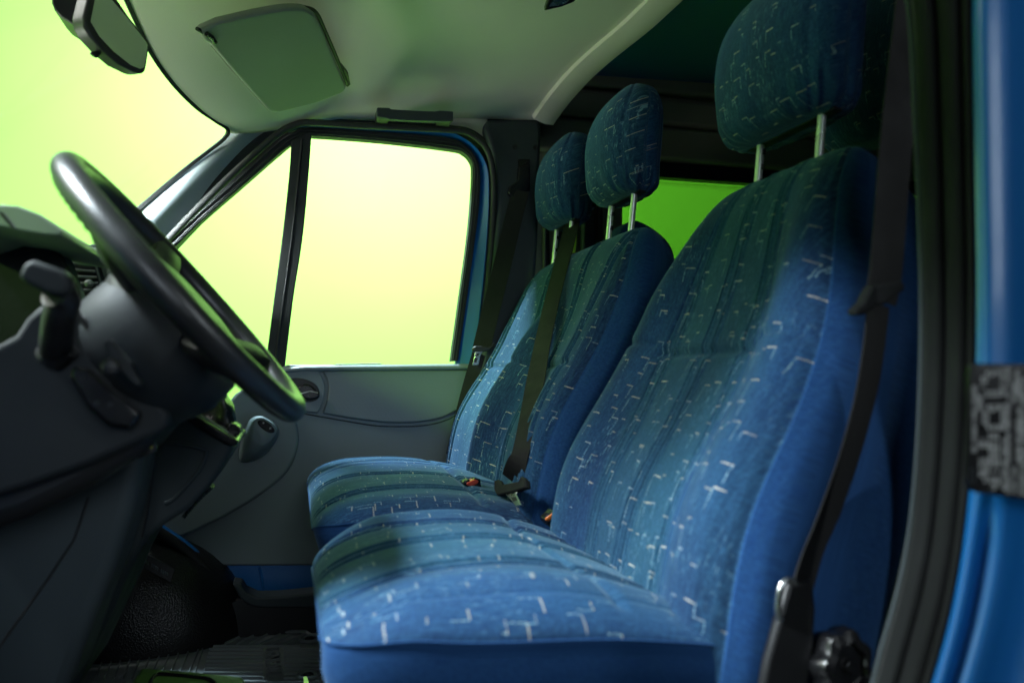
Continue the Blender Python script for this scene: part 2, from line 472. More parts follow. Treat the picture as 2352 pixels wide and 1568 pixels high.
# rolled lip along the rear edge of the headliner
lip = []
for i in range(60):
    y = 2.075 + (ynear - 2.075) * i / 59
    lip.append(Vector((rear_x(y) + .012, y, roof_z(y, rear_x(y)) - .004)))
tube('headliner_lip', lip, 1.0, M['lining'], van, prof=[(.020, -.030), (.014, .010), (.006, .034), (-.010, .034), (-.020, 0), (-.016, -.03)], widthdir=(0, 0, 1))
# outer roof skin, over cab and load bay
prism('roof_panel', [(-.14, .60, 1.52), (0, .60, 1.56), (3.7, .60, 1.70), (3.7, .60, 1.66), (0, .60, 1.53), (-.14, .60, 1.49)], (0, 1.70, 0), M['paint'], van)
# near front corner of the body, left of the camera: wing, scuttle and slanting pillar (they shade the footwell)
prism('front_wing', [(-1.7, .53, -.1), (-.30, .53, -.1), (-.27, .53, .30), (-.30, .53, .66), (-.42, .53, .90), (-.9, .53, .90), (-1.7, .53, .70)], (0, .06, 0), M['paint'], van, bevel=.02)
prism('scuttle', [(-1.7, .60, .66), (-.80, .60, .86), (-.78, .60, .80), (-1.7, .60, .60)], (0, 1.58, 0), M['black'], van)
tube('near_pillar', [(-.20, .61, 1.30), (-.45, .59, 1.10), (-.78, .57, .86)], .032, M['paint'], van, n=14)

# ---- far door plane (leans inwards towards the roof)
DP0 = Vector((0, 2.17, .66)); DN = (0, 1, .12)
def D(px, py, off=0.0): return PP(px, py, DP0 + Vector((0, off, 0)), DN)
def ribbon(name, A, B, th, m, parent, bevel=.0025, loop=False, n=5, **k):
    """solid band between two edge lines with the same number of points, th deep in +Y"""
    A = smooth_poly(A, n, False) if n else [Vector(a) for a in A]
    B = smooth_poly(B, n, False) if n else [Vector(b) for b in B]
    N = len(A); dv = Vector((0, th, 0)); vs = A + B + [a + dv for a in A] + [b + dv for b in B]; fs = []
    for i in range(N - 1):
        fs += [(i, i + 1, N + i + 1, N + i), (2 * N + i, 3 * N + i, 3 * N + i + 1, 2 * N + i + 1),
               (i, 2 * N + i, 2 * N + i + 1, i + 1), (N + i, N + i + 1, 3 * N + i + 1, 3 * N + i)]
    fs += [(0, N, 3 * N, 2 * N), (N - 1, 3 * N - 1, 4 * N - 1, 2 * N - 1)]
    o = mesh(name, vs, fs, m, parent, bevel=bevel, auto=40, **k)
    import bmesh
    b = bmesh.new(); b.from_mesh(o.data); bmesh.ops.recalc_face_normals(b, faces=b.faces); b.to_mesh(o.data); b.free()
    return o

# A pillar trim of the far side: bowed strip from the headliner corner down to the dashboard
pa = [(541, 287), (505, 325), (420, 395), (317, 481), (235, 556), (150, 625)]
pb = [(642, 300), (590, 345), (500, 425), (392, 535), (310, 625), (230, 710)]
A = [P(x, y, 2.115) for x, y in pa]; B = [P(x, y, 2.135) for x, y in pb]
rows = []
for a, b in zip(smooth_poly(A, 6, False), smooth_poly(B, 6, False)):
    r = []
    for j in range(13):
        f = j / 12; bow = math.sin(math.pi * min(1, f * 1.02)) * .032 + math.sin(math.pi * f) ** 3 * .006
        q = a.lerp(b, f) + Vector((-.1, -1, .05)).normalized() * bow
        r.append(q)
    r = [a + Vector((-.004, .05, -.002))] + r + [b + Vector((.003, .04, 0))]
    rows.append(r)
ap = patch('pillar_trim', rows, M['pillar'], van); ap['label'] = 'pale grey trim of the slanting windscreen pillar'
# windscreen: glass, black edge
def WS(y, t):   # t = 0 at header, 1 at the scuttle
    x = header_x(y) - .004; z = spline(_hz, y) - .002
    return Vector((x - .62 * t, y, z - .60 * t - .0 * t))
rows = [[WS(y, t) for t in (0, .2, .4, .6, .8, 1.0)] for y in [2.10 - i * .075 for i in range(20)]]
patch('windscreen', rows, M['glass'], van)
edge = [P(x, y, Y) for x, y, Y in ((262, -60, 1.60), (292, 5, 1.69), (318, 62, 1.76), (352, 130, 1.83), (400, 196, 1.90), (452, 248, 1.96), (498, 280, 2.01), (522, 298, 2.045), (515, 318, 2.07), (478, 348, 2.09), (420, 393, 2.10), (318, 479, 2.10), (236, 554, 2.10), (160, 618, 2.10))]
tube('windscreen_seal', smooth_poly(edge, 5, False), 1.0, M['rubber'], van, prof=[(-.008, -.004), (.008, -.004), (.008, .004), (-.008, .004)], widthdir=(-.2, .9, .3))
# far side: B pillar trim
pts = [(1113, 290), (1120, 274), (1240, 272), (1244, 300), (1240, 400), (1236, 560), (1222, 760), (1200, 1000), (1180, 1120), (1075, 1120), (1098, 900), (1118, 740), (1134, 600), (1142, 480), (1140, 400), (1130, 345)]
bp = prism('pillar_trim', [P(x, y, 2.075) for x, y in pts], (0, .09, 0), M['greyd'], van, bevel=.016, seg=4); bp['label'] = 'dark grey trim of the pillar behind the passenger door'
for x, y in ((1182, 338), (1229, 339)):
    lathe('screw_hole', P(x, y, 2.0745), (0, -1, 0), [(.0072, 0), (.0072, .0012), (.0045, .0012), (.0040, -.002)], M['black'], bp, n=16)
prism('belt_slot', round_poly([P(x, y, 2.073) for x, y in ((1190, 366), (1217, 366), (1217, 440), (1190, 440))], .004), (0, .004, 0), M['gloss'], bp, bevel=0)
# black rubber seal round the door opening, blue painted flange inside it
so = [(250, 700), (385, 548), (500, 430), (600, 338), (640, 305), (675, 287), (712, 281), (832, 288), (960, 294), (1039, 298), (1073, 304), (1101, 322), (1121, 350), (1132, 400), (1133, 465), (1128, 560), (1115, 700), (1095, 850), (1078, 1000), (1068, 1150)]
tube('door_seal', smooth_poly([D(x + 1, y + 1, -.035) for x, y in so], 5, False), .0085, M['rubber'], van, n=12)
ribbon('headliner_side', [P(x, y, 2.10) for x, y in ((545, 262), (640, 268), (712, 250), (900, 255), (1040, 262), (1120, 262))], [P(x, y, 2.12) for x, y in ((530, 296), (640, 306), (712, 290), (900, 296), (1050, 306), (1120, 330))], .02, M['lining'], van)
bk = [(x, y) for x, y in so]
ribbon('seal_backing', [D(x + dx, y + dy, .005) for (x, y), (dx, dy) in zip(so, [(-20, -16)] * 4 + [(-8, -14), (0, -12), (0, -12), (0, -12), (0, -12), (6, -10), (10, -8), (14, -4), (18, -2)] + [(20, 0)] * 7)], [D(x - dx, y - dy, .03) for (x, y), (dx, dy) in zip(so, [(-24, -20)] * 4 + [(-12, -18), (0, -20), (0, -20), (0, -20), (0, -20), (14, -20), (18, -16), (22, -8), (26, -2)] + [(34, 0)] * 7)], .02, M['rubber'], van)
# blue body frame of the door opening
bo = [(660, 300), (712, 287), (884, 296), (1022, 303), (1058, 312), (1092, 336), (1112, 364), (1123, 398), (1124, 470), (1119, 560), (1106, 700), (1088, 850), (1070, 1000)]
bi = [(668, 306), (712, 295), (890, 306), (1018, 316), (1050, 324), (1078, 344), (1094, 368), (1100, 400), (1098, 470), (1086, 560), (1064, 700), (1044, 850), (1020, 1000)]
ribbon('door_flange', [D(x, y, -.015) for x, y in bo], [D(x, y, .012) for x, y in bi], .02, M['paint'], van, bevel=.004)

# ================================================================== PASSENGER DOOR
door = thing('passenger_door', 'closed far passenger door with grey card, black window frame and dimpled inlay', 'car door', (0, 2.2, .3))
# window frame pieces
fo = [(300, 630), (396, 536), (520, 425), (632, 322), (672, 303), (712, 293), (890, 304), (1030, 317), (1072, 335), (1096, 366), (1103, 398), (1101, 470), (1090, 560), (1071, 700), (1052, 828)]
fi = [(330, 650), (432, 537), (560, 424), (668, 331), (700, 316), (717, 312), (885, 325), (1036, 343), (1066, 352), (1082, 370), (1086, 395), (1082, 470), (1073, 560), (1054, 700), (1036, 830)]
fr = ribbon('window_frame', [D(x, y, -.002) for x, y in fo], [D(x, y, .002) for x, y in fi], .03, M['rubber'], door, bevel=.002)
for offp in (.33, .7):
    tube('frame_lip', smooth_poly([D(a[0] + (b[0] - a[0]) * offp, a[1] + (b[1] - a[1]) * offp, -.004) for a, b in zip(fo, fi)], 5, False), .0022, M['rubber'], fr, n=8)
ribbon('window_divider', [D(x, y, -.006) for x, y in ((669, 322), (664, 400), (648, 545), (630, 680), (612, 820), (604, 880))],
       [D(x, y, -.006) for x, y in ((716, 300), (709, 400), (695, 545), (674, 680), (655, 836), (650, 880))], .03, M['rubber'], door)
tube('divider_groove', [D(x, y, -.008) for x, y in ((694, 320), (686, 400), (671, 545), (651, 690), (633, 834))], .0035, M['black'], door, n=8)
# glass
prism('quarter_glass', [D(x, y, .016) for x, y in ((668, 330), (676, 340), (640, 850), (560, 900), (480, 980), (300, 980), (300, 640))], (0, .004, 0), M['glass'], door, bevel=0)
prism('window_glass', [D(x, y, .018) for x, y in ((700, 305), (900, 310), (1060, 330), (1095, 370), (1045, 845), (640, 845))], (0, .004, 0), M['glass'], door, bevel=0)
# door card: one dense sheet with its raised waist roll
card = [(1100, 836), (1096, 900), (1080, 1000), (1070, 1200), (1065, 1297), (500, 1299), (478, 1286), (425, 1245), (372, 1212), (300, 1180), (300, 1000), (478, 990), (505, 950), (540, 905), (600, 868), (640, 846), (660, 838)]
dc = prism('door_card', [P(x, y, 2.150) for x, y in card], (0, .035, 0), M['grey'], door, bevel=.006, seg=3)
# waist roll under the glass
rows = []
for (x, y) in ((640, 846), (700, 840), (800, 839), (900, 838.5), (1000, 837), (1098, 836)):
    rows.append([P(x, y + dy, 2.150 - dd) for dy, dd in ((-1, -.006), (0, .008), (3, .015), (8, .018), (12, .013), (14, .002), (15, -.004))])
patch('waist_roll', rows, M['grey'], dc)
for x0, x1 in ((771, 876),):
    tube('wiper_clip', [P(x0, 837, 2.136), P(x1, 835, 2.136)], .0018, M['steel'], dc, n=6)
# inlay with dimples
t = NT('dimpled_vinyl'); c = t.coord(); xyz = t.sep(c)
t.link(t.mix(t.noise(c, 5, 3), (.145, .182, .192), (.172, .214, .224)), t.b.inputs['Base Color'])
t.b.inputs['Roughness'].default_value = .46
rowi = t.math('FLOOR', t.math('MULTIPLY', xyz[2], 105.0))
uu = t.math('ADD', t.math('MULTIPLY', xyz[0], 82.0), t.math('MULTIPLY', rowi, .5))
fu = t.math('SUBTRACT', t.math('FRACT', uu), .5); fv = t.math('SUBTRACT', t.math('FRACT', t.math('MULTIPLY', xyz[2], 105.0)), .5)
dd = t.math('ADD', t.math('MULTIPLY', fu, fu), t.math('MULTIPLY', fv, fv))
b1 = t.bump(t.mapr(dd, .01, .06), .25, .0008)
t.bump(t.noise(c, 600, 2), .4, .0006, b1)
M['dimple'] = t.m
inl = smooth_poly([(1011, 962), (961, 970), (915, 972), (873, 970), (837, 966), (804, 960), (770, 954), (738, 948)], 4, False)if False else None
def sp2(l, n=4, closed=False): return [(v.x, v.y) for v in smooth_poly([Vector((a, b, 0)) for a, b in l], n, closed)]
inlay = [(741, 852), (1074, 850), (1078, 856)] + sp2([(1077, 870), (1062, 930), (1044, 945), (1011, 960), (961, 969), (915, 971), (873, 969), (804, 960), (741, 949)]) + sp2([(746, 934), (753, 912), (755, 888), (750, 869)])
prism('inlay', [P(x, y, 2.138) for x, y in inlay], (0, .02, 0), M['dimple'], dc, bevel=.005, seg=3)
hs = [(600, 850), (732, 851)] + sp2([(741, 868), (747, 888), (745, 912), (737, 935), (729, 948)]) + [(690, 944), (600, 950)]
hz = prism('handle_surround', [P(x, y, 2.139) for x, y in hs], (0, .02, 0), M['grey'], dc, bevel=.005, seg=3)
# handle: black bowl and lever
bowl = sp2([(662, 872), (690, 868), (722, 880), (734, 900), (728, 918), (700, 924), (672, 918), (658, 895)], 5, True)
prism('handle_bowl', [P(x, y, 2.1375) for x, y in bowl], (0, .012, 0), M['black'], dc, bevel=.002)
lever = sp2([(684, 893), (700, 882), (716, 886), (732, 902), (733, 911), (716, 917), (698, 914)], 5, True)
dh = prism('door_handle', [P(x, y, 2.120) for x, y in lever], (0, .016, 0), M['gloss'], door, bevel=.006, seg=3)
tube('handle_edge', [P(x, y, 2.119) for x, y in ((690, 904), (712, 898), (730, 902))], .0014, M['steel'], dh, n=6)
# crease under the inlay
tube('card_crease', [P(x, y, 2.150) for x, y in sp2([(690, 948), (740, 957), (804, 968), (873, 978), (961, 978), (1011, 969), (1046, 953), (1068, 928)])], .0018, M['greyd'], dc, n=8)
# raised speaker panel of the card
bs = sp2([(490, 975), (543, 905), (585, 888), (640, 918), (672, 950), (685, 985), (686, 1020), (674, 1060), (648, 1097), (598, 1137), (548, 1169), (480, 1205), (400, 1235), (360, 1180), (380, 1050)], 4, True)
spk = prism('raised_panel', [P(x, y, 2.134) for x, y in bs], (0, .02, 0), M['grey'], door, bevel=.009, seg=4)
# window switch pod: egg shaped lump with a slanted top face
base = sp2([(577, 960), (604, 955), (636, 975), (640, 1000), (618, 1034), (590, 1055), (560, 1062), (549, 1050), (552, 1018), (562, 985)], 4, True)
top = sp2([(588, 962), (604, 960), (628, 975), (634, 990), (622, 1008), (606, 1018), (592, 1016), (584, 1004), (583, 986), (584, 972)], 4, True)
vs = []; rings = []
for k, (f, yy) in enumerate(((0, 2.120), (.06, 2.100), (.25, 2.078), (.6, 2.056), (.88, 2.046), (1.0, 2.045))):
    for (bx, by), (tx, ty) in zip(base, top):
        vs.append(P(bx + (tx - bx) * f, by + (ty - by) * f, yy - .012 * (by - 1000) / 60 * 0))
n = len(base); fs = []
for k in range(5):
    for i in range(n):
        j = (i + 1) % n; fs.append((k * n + i, k * n + j, (k + 1) * n + j, (k + 1) * n + i))
fs.append(tuple(5 * n + i for i in range(n)))
pod = mesh('switch_pod', vs, fs, M['grey'], door, auto=60)
sw = sp2([(592, 967), (604, 964), (618, 972), (629, 984), (630, 992), (620, 994), (606, 987), (594, 976)], 4, True)
prism('window_switch', [P(x, y, 2.043) for x, y in sw], (0, .006, 0), M['gloss'], pod, bevel=.0015)
lathe('switch_dot', P(605, 971, 2.0425), (0, -1, 0), [(.0022, 0), (.0018, .0006)], M['white'], pod, n=10)
lathe('switch_icon', P(621, 983, 2.0425), (0, -1, 0), [(.003, 0), (.003, .0004), (.0015, .0004), (.0015, 0)], M['white'], pod, n=4)
# blue painted steel below the card, door sill
prism('lower_panel', [P(x, y, 2.165) for x, y in ((360, 1205), (425, 1235), (490, 1285), (1070, 1285), (1070, 1400), (560, 1400), (505, 1345), (440, 1270))], (0, .03, 0), M['paint'], door, bevel=.006)
tube('panel_crease', [P(x, y, 2.164) for x, y in ((596, 1302), (602, 1330), (608, 1372))], .004, M['paint'], door, n=8)

# sill: grey step moulding in front of the door foot, dark edge of the body opening
bin_pts = [(533, 1339), (553, 1342), (563, 1358), (590, 1371), (640, 1370), (760, 1358), (760, 1396), (600, 1396), (572, 1390), (550, 1372)]
st = prism('step_moulding', [P(x, y, 2.075) for x, y in bin_pts], (0, .07, 0), M['greyd'], van, bevel=.005); st['label'] = 'grey hooked step moulding at the foot of the passenger door'
prism('sill_panel', [P(x, y, 2.09) for x, y in ((545, 1375), (800, 1392), (800, 1470), (440, 1470), (470, 1420))], (0, .05, 0), M['black'], van)
arc = sp2([(300, 1165), (372, 1214), (440, 1262), (500, 1326), (530, 1378), (548, 1430), (552, 1470)])
tube('sill_seal', [P(x - 9, y + 5, 2.10) for x, y in arc], .012, M['rubber'], van, n=12)
tube('sill_flange', [P(x, y, 2.125) for x, y in arc], .010, M['paint'], van, n=10)
# wheel arch hump with embossed plate, in the passenger footwell
t = NT('pebbled_black_vinyl'); c = t.coord()
t.b.inputs['Base Color'].default_value = (.012, .012, .012, 1); t.b.inputs['Roughness'].default_value = .31
vz = t.N.new('ShaderNodeTexVoronoi'); vz.inputs['Scale'].default_value = 250; t.link(c, vz.inputs['Vector'])
b1 = t.bump(vz.outputs['Distance'], .5, .0016)
t.bump(t.noise(c, 30, 2), .2, .004, b1)
M['pebble'] = t.m
rows = []
for i in range(29):
    a = R(180 * i / 28); r = []
    for j in range(21):
        b = R(90 * j / 20)
        sb, cb = math.sin(b) ** .8, math.cos(b)
        r.append(Vector((-.405 + .30 * math.cos(a) * sb, 2.185 - .20 * max(0, cb) ** .85, -.01 + .285 * math.sin(a) ** .9 * sb)))
    rows.append(r)
wa = patch('wheel_arch_cover', rows, M['pebble'], van); wa['label'] = 'glossy pebbled black wheel arch cover in the passenger footwell'
pl = prism('ribbed_plate', [P(x, y, Y) for x, y, Y in ((318, 1262, 1.998), (402, 1306, 2.008), (392, 1336, 2.000), (300, 1290, 1.990))], (.0, .006, 0), M['black'], wa, bevel=.001)
for k in range(15):
    f = k / 14
    prism('embossed_mark', [P(322 + 62 * f + dx, 1283 + 34 * f + dy, 1.988 + .012 * f) for dx, dy in ((-1.5, -4), (1.5, -3), (1.5, 4.5), (-1.5, 3.5))], (0, .003, 0), M['mat'], pl, bevel=0) if k % 5 else None
# floor, firewall, load bay lining: all painted body parts
box('floor_pan', (1.5, 1.46, -.03), (4.6, 1.76, .05), M['black'], van)
prism('kick_panel', [(-.9, 2.19, -.05), (.05, 2.19, -.05), (.05, 2.19, .42), (-.28, 2.19, .60), (-.9, 2.19, .78)], (0, .03, 0), M['black'], van)
box('roof_lining', (2.25, 1.44, 1.645), (3.0, 1.72, .03), M['roofdark'], van)
box('roof_rail', (.30, 2.235, 1.44), (.72, .06, .24), M['black'], van)
box('firewall', (-.62, 1.38, .30), (.05, 1.62, .60), M['black'], van)
side = M['dark']
wy = 2.285
def WP(x, y): return P(x, y, wy)
prism('side_lining', [(.62, wy, -.06), (3.7, wy, -.06), (3.7, wy, WP(1700, 800).z), (.62, wy, WP(1700, 800).z)], (0, .04, 0), side, van)
z1 = WP(1600, 412).z; z0 = WP(1700, 800).z; xl = WP(1430, 500).x
prism('side_lining', [(.62, wy, z0 + .001), (xl, wy, z0 + .001), (xl, wy, z1 - .001), (.62, wy, z1 - .001)], (0, .04, 0), side, van)
prism('side_lining', [(.62, wy, z1), (3.7, wy, z1), (3.7, wy, 1.68), (.62, wy, 1.68)], (0, .04, 0), side, van)
prism('side_lining', [(2.75, wy, z0 + .001), (3.7, wy, z0 + .001), (3.7, wy, z1 - .001), (2.75, wy, z1 - .001)], (0, .04, 0), side, van)
for (ya, yb, dp) in ((40, 118, .055), (134, 222, .045), (232, 290, .03), (298, 372, .035)):
    za, zb = WP(1500, ya).z, WP(1500, yb).z
    box('lining_rib', (2.16, wy - dp / 2, (za + zb) / 2), (3.08, dp, abs(za - zb)), side, van, bevel=.012, seg=4)
rw = prism('rear_window', [(xl - .02, wy + .045, z0 - .02), (2.8, wy + .045, z0 - .02), (2.8, wy + .045, z1 + .02), (xl - .02, wy + .045, z1 + .02)], (0, .004, 0), M['glass_rear'], van, bevel=0)
rw['label'] = 'green side window of the load bay'
prism('window_surround', [(xl - .02, wy - .012, z1 - .004), (2.8, wy - .012, z1 - .004), (2.8, wy - .012, WP(1600, 380).z), (xl - .02, wy - .012, WP(1600, 380).z)], (0, .011, 0), M['gloss'], van)
# dot band along the top of the rear glass
vs = []; fs = []
for i in range(420):
    for k in range(4):
        x = xl + (i + (.5 if k % 2 else 0)) * .0042; z = z1 - .006 - k * .0036; h = .0015 - .0002 * k
        if x > 2.6: continue
        b = len(vs); vs += [(x - h, wy + .040, z), (x, wy + .040, z - h), (x + h, wy + .040, z), (x, wy + .040, z + h)]; fs.append((b, b + 1, b + 2, b + 3))
db = mesh('dot_band', vs, fs, M['gloss'], rw, smooth=False)
box('rear_bulkhead', (3.72, 1.45, .85), (.04, 1.75, 1.7), side, van)
box('near_lining', (2.32, .585, .84), (2.80, .04, 1.68), side, van)
# body pillars seen between the seats: grey moulding strips
for x0, x1, Yp, mm in ((1340, 1368, 2.18, 'greyd'), (1372, 1385, 2.20, 'black'), (1250, 1262, 2.22, 'black'), (1275, 1292, 2.24, 'greyd')):
    prism('pillar_moulding', [P(x0, 440, Yp), P(x1, 430, Yp), P(x1 + 8, 900, Yp), P(x0 - 4, 900, Yp)], (0, .03, 0), M[mm], van, bevel=.008, seg=3)

# ================================================================== NEAR DOOR OPENING (right of the picture)
# thick ribbed rubber seal running down the rear edge of the driver's door opening
sl = [(1990, -760, 2150), (2040, -400, 2215), (2074, -60, 2238), (2088, 60, 2240), (2098, 250, 2243), (2107, 450, 2246), (2113, 650, 2249), (2112, 850, 2247), (2103, 1050, 2238), (2086, 1220, 2222), (2058, 1360, 2200), (2024, 1480, 2172), (1985, 1620, 2130), (1880, 1900, 2040)]
prof = [(0, .03), (.02, 0), (.06, -.006), (.15, -.011), (.26, -.012), (.36, -.008), (.40, .001), (.43, 0), (.48, -.007), (.60, -.011), (.72, -.008), (.76, .002), (.80, -.002), (.88, -.008), (.95, -.002), (.98, .012), (1, .03)]
L = smooth_poly([Vector((a, b, c)) for a, b, c in sl], 8, False)
rows = []
for q in L:
    r = []
    for f, d in prof:
        px = q.x + (q.z - q.x) * f
        r.append(P(px, q.y, .612 - .075 * f + d * .8))
    rows.append(r)
seal = patch('door_seal', rows, M['sealdark'], van); seal['label'] = 'thick ribbed rubber seal beside the blue door pillar'
tube('seal_highlight', [P(q.x + 3, q.y, .606) for q in L], .0022, M['lime'] if False else M['greyd'], van, n=8)  # thin tube drawn for the highlight line along the seal's inner edge
# cloth-like clamp teeth along the inner lip
vs = []; fs = []
for i in range(300):
    f = i / 299 * (len(L) - 1.001); k = int(f); q = L[k].lerp(L[k + 1], f - k)
    a = P(q.x + 6, q.y - 2.4, .602); b = P(q.x + 32, q.y - 2.4, .592); c_ = P(q.x + 32, q.y + 2.4, .592); d_ = P(q.x + 6, q.y + 2.4, .602)
    n = len(vs); dy = Vector((0, -.0022, 0)); vs += [a + dy, b + dy, c_ + dy, d_ + dy, a, b, c_, d_]
    fs += [(n, n + 1, n + 2, n + 3), (n, n + 4, n + 5, n + 1), (n + 2, n + 6, n + 7, n + 3)]
mesh('seal_teeth', vs, fs, M['rubber'], seal, smooth=False)
# blue door pillar: outward facing steel with a rolled flange and a shallow step
rows = []
for q in L:
    r = []
    lo = sm(q.y, 1080, 1300)
    e = q.z - 14
    for dx, yy in ((-10, .600), (0, .560), (10, .534), (26, .527), (40, .5235 + .004 * lo), (54, .5215 + .012 * lo), (64, .520 + .012 * lo), (78, .518 + .002 * lo), (100, .5165), (130, .5150), (170, .5120), (215, .5070), (260, .4990), (330, .470)):
        r.append(P(e + dx, q.y, yy))
    rows.append(r)
bpn = patch('door_pillar', rows, M['paint'], van); bpn['label'] = 'glossy blue painted door pillar nearest the camera'
box('outer_side_panel', (2.30, .548, .84), (2.86, .03, 1.68), M['paint'], van)
prism('pillar_inner_panel', [(.66, .64, .0), (1.1, .64, .0), (1.1, .64, 1.5), (.70, .64, 1.5), (.70, .64, .8)], (0, .03, 0), M['black'], van)
# sticker plate on the pillar, printed rows turned on their side
stk = thing('type_plate', 'black sticker plate with rows of white print on the blue door pillar', 'sticker', tuple(P(2290, 985, .495)))
YS = .492
prism('plate', round_poly([P(x, y, YS) for x, y in ((2229, 834), (2420, 838), (2420, 1156), (2241, 1131), (2223, 1112))], .004), (0, .004, 0), M['gloss'], stk, bevel=0)
rnd = random.Random(3)
def zp(zx, zy): return ((3850 + zx / 2.8) / 1.7415, (1430 + zy / 2.8) / 1.7415)
def glyph_rows(cols):
    """each glyph is built from strokes of a small digit-like cell, rotated a quarter turn"""
    vs = []; fs = []
    segs = {'a': (0, 0, 1, .15), 'b': (0, .43, 1, .57), 'c': (0, .85, 1, 1), 'd': (0, 0, .15, .5), 'e': (.85, 0, 1, .5), 'f': (0, .5, .15, 1), 'g': (.85, .5, 1, 1)}
    digits = ['acdefg', 'eg', 'abcdg'.replace('d', 'e') + 'f', 'abceg', 'bdeg', 'abcdg', 'abcdfg', 'aeg', 'abcdefg', 'abcdeg']
    for (x0, x1, y0, y1, gh) in cols:
        gh *= .62; y = y1
        while y > y0 + gh * .5:
            if rnd.random() < .10: y -= gh * .6; continue
            for s in digits[rnd.randrange(10)]:
                a, b, c2, d2 = segs[s]
                # glyph up = picture left; reading upward
                xa = x0 + (x1 - x0) * b; xb = x0 + (x1 - x0) * d2
                ya = y - gh * .78 * a; yb = y - gh * .78 * c2
                q = [zp(xa, ya), zp(xb, ya), zp(xb, yb), zp(xa, yb)]
                n = len(vs)
                vs += [P(u, v, YS - .0006) for u, v in q]; fs.append((n, n + 1, n + 2, n + 3))
            y -= gh
    return vs, fs
cols = [(110, 155, 300, 1060, 40), (165, 225, 360, 590, 55), (210, 275, 195, 335, 60), (225, 290, 590, 745, 60), (265, 410, 130, 205, 42), (265, 415, 350, 435, 46),
        (280, 420, 515, 605, 46), (275, 430, 735, 805, 46), (180, 290, 895, 1005, 58), (300, 400, 855, 910, 55), (295, 400, 930, 1070, 70), (185, 235, 1130, 1350, 44), (238, 298, 1120, 1395, 50),
        (305, 410, 1100, 1215, 110), (315, 415, 1225, 1475, 120), (425, 475, 120, 420, 40), (430, 490, 515, 810, 44), (440, 500, 905, 1480, 44), (490, 535, 100, 1520, 40), (560, 600, 280, 520, 36),
        (590, 640, 130, 440, 36), (600, 660, 540, 1180, 40), (560, 610, 1200, 1520, 38), (640, 690, 200, 1540, 38), (700, 740, 200, 1550, 38), (760, 800, 150, 1560, 38)]
vs, fs = glyph_rows(cols)
mesh('print', vs, fs, M['white'], stk, smooth=False)
ov = [P(*zp(110 + 36 * math.cos(a), 1320 + 85 * math.sin(a)), YS - .0006) for a in [i * math.pi / 12 for i in range(24)]]
oi = [P(*zp(110 + 27 * math.cos(a), 1320 + 73 * math.sin(a)), YS - .0006) for a in [i * math.pi / 12 for i in range(24)]]
mesh('oval_emblem', ov + oi, [(i, (i + 1) % 24, 24 + (i + 1) % 24, 24 + i) for i in range(24)], M['greyd'], stk, smooth=False)

# ================================================================== SEATS
LEAN = R(21.5)
def seat_frame(bx, yc, bz, lean=LEAN):
    O = Vector((bx, yc, bz)); U = Vector((math.sin(lean), 0, math.cos(lean))); N = Vector((-math.cos(lean), 0, math.sin(lean)))
    return O, U, N
def make_back(name, parent, fr, H, wfun, nfun, groove, depth=.13, s0=-.06, nseam=.80, bolster=.03, NA=320, NS=170, ridge=None, ncap=.10, backw=.9, zfun=None):
    """upholstered backrest: closed rings stacked from s0 to H; w(s) half width, nfun(s) centre bulge, groove(y,s) depth"""
    O, U, N = fr; vs = []; uvs = []; mi = []; fs = []
    ring = []
    na = NA; nb = 40
    for k in range(NS + 1):
        f = k / NS
        s = s0 + (H - s0) * (1 - (1 - f) ** 1.6)
        c = 1.0
        if s > H - ncap:
            q = (s - (H - ncap)) / ncap; c = max(1e-3, (1 - min(1, q) ** 2.4)) ** (1 / 2.4)
        wl, wr = wfun(s)             # far (+y) and near (-y) half width
        dfr = .052 * c; dbk = depth * (.35 + .65 * c) * c
        pts = []
        for i in range(na + 1):
            tt = -1 + 2 * i / na
            y1 = math.sin(math.pi / 2 * tt) * .35 + tt * .65
            w_ = wr if y1 < 0 else wl
            w_ *= (.80 + .20 * c)
            y = y1 * w_
            a = abs(y1)
            n = dfr * (1 - a ** 7) ** (1 / 3.2)
            n += bolster * sm(a, .42, .80) * (1 - sm(a, .86, 1.0)) * (.3 + .7 * c) * sm(s, H, H - .22)
            if ridge: n += ridge(y, s) * c
            n += nfun(s)
            n -= groove(y / w_ if w_ else 0, y, s) * (1 if a < .95 else 0)
            pts.append((y, n, a))
        for i in range(1, nb):
            a = math.pi * i / nb
            w_ = (wl if math.cos(a) > 0 else wr) * (.80 + .20 * c)
            cy = math.cos(a); sy = math.sin(a)
            y = w_ * backw ** (sy) * math.copysign(abs(cy) ** .60, cy)
            n = -dbk * abs(sy) ** .5 + nfun(s) * .3
            pts.append((y, n, 2.0))
        ring.append(pts)
        for (y, n, a) in pts:
            vs.append(O + U * s + Vector((0, 1, 0)) * y + N * n)
            uvs.append((y if a < 1.5 else y * 1.2 + 1.0, s))
    m = len(ring[0])
    for k in range(NS):
        for i in range(m):
            j = (i + 1) % m
            fs.append((k * m + i, k * m + j, (k + 1) * m + j, (k + 1) * m + i))
            a = max(ring[k][i][2], ring[k][j][2])
            mi.append(0 if a < nseam else 1)
    fs.append(tuple(range(m - 1, -1, -1))); mi.append(1)
    fs.append(tuple(NS * m + i for i in range(m))); mi.append(1)
    o = mesh(name, vs, fs, [M['fab'], M['plain']], parent, mi=mi, uvs=uvs)
    zn = o.data.attributes.new('zone', 'FLOAT', 'POINT')
    zn.data.foreach_set('value', [(zfun(p[0], p[2]) if zfun else sm(p[2], .52, .40)) for r in ring for p in r])
    return o
def g(x, c, w): return math.exp(-((x - c) / w) ** 2)
def seam_groove(a, seam=.95): return .0035 * g(abs(a), seam, .012) - .0018 * g(abs(a), seam - .02, .012)
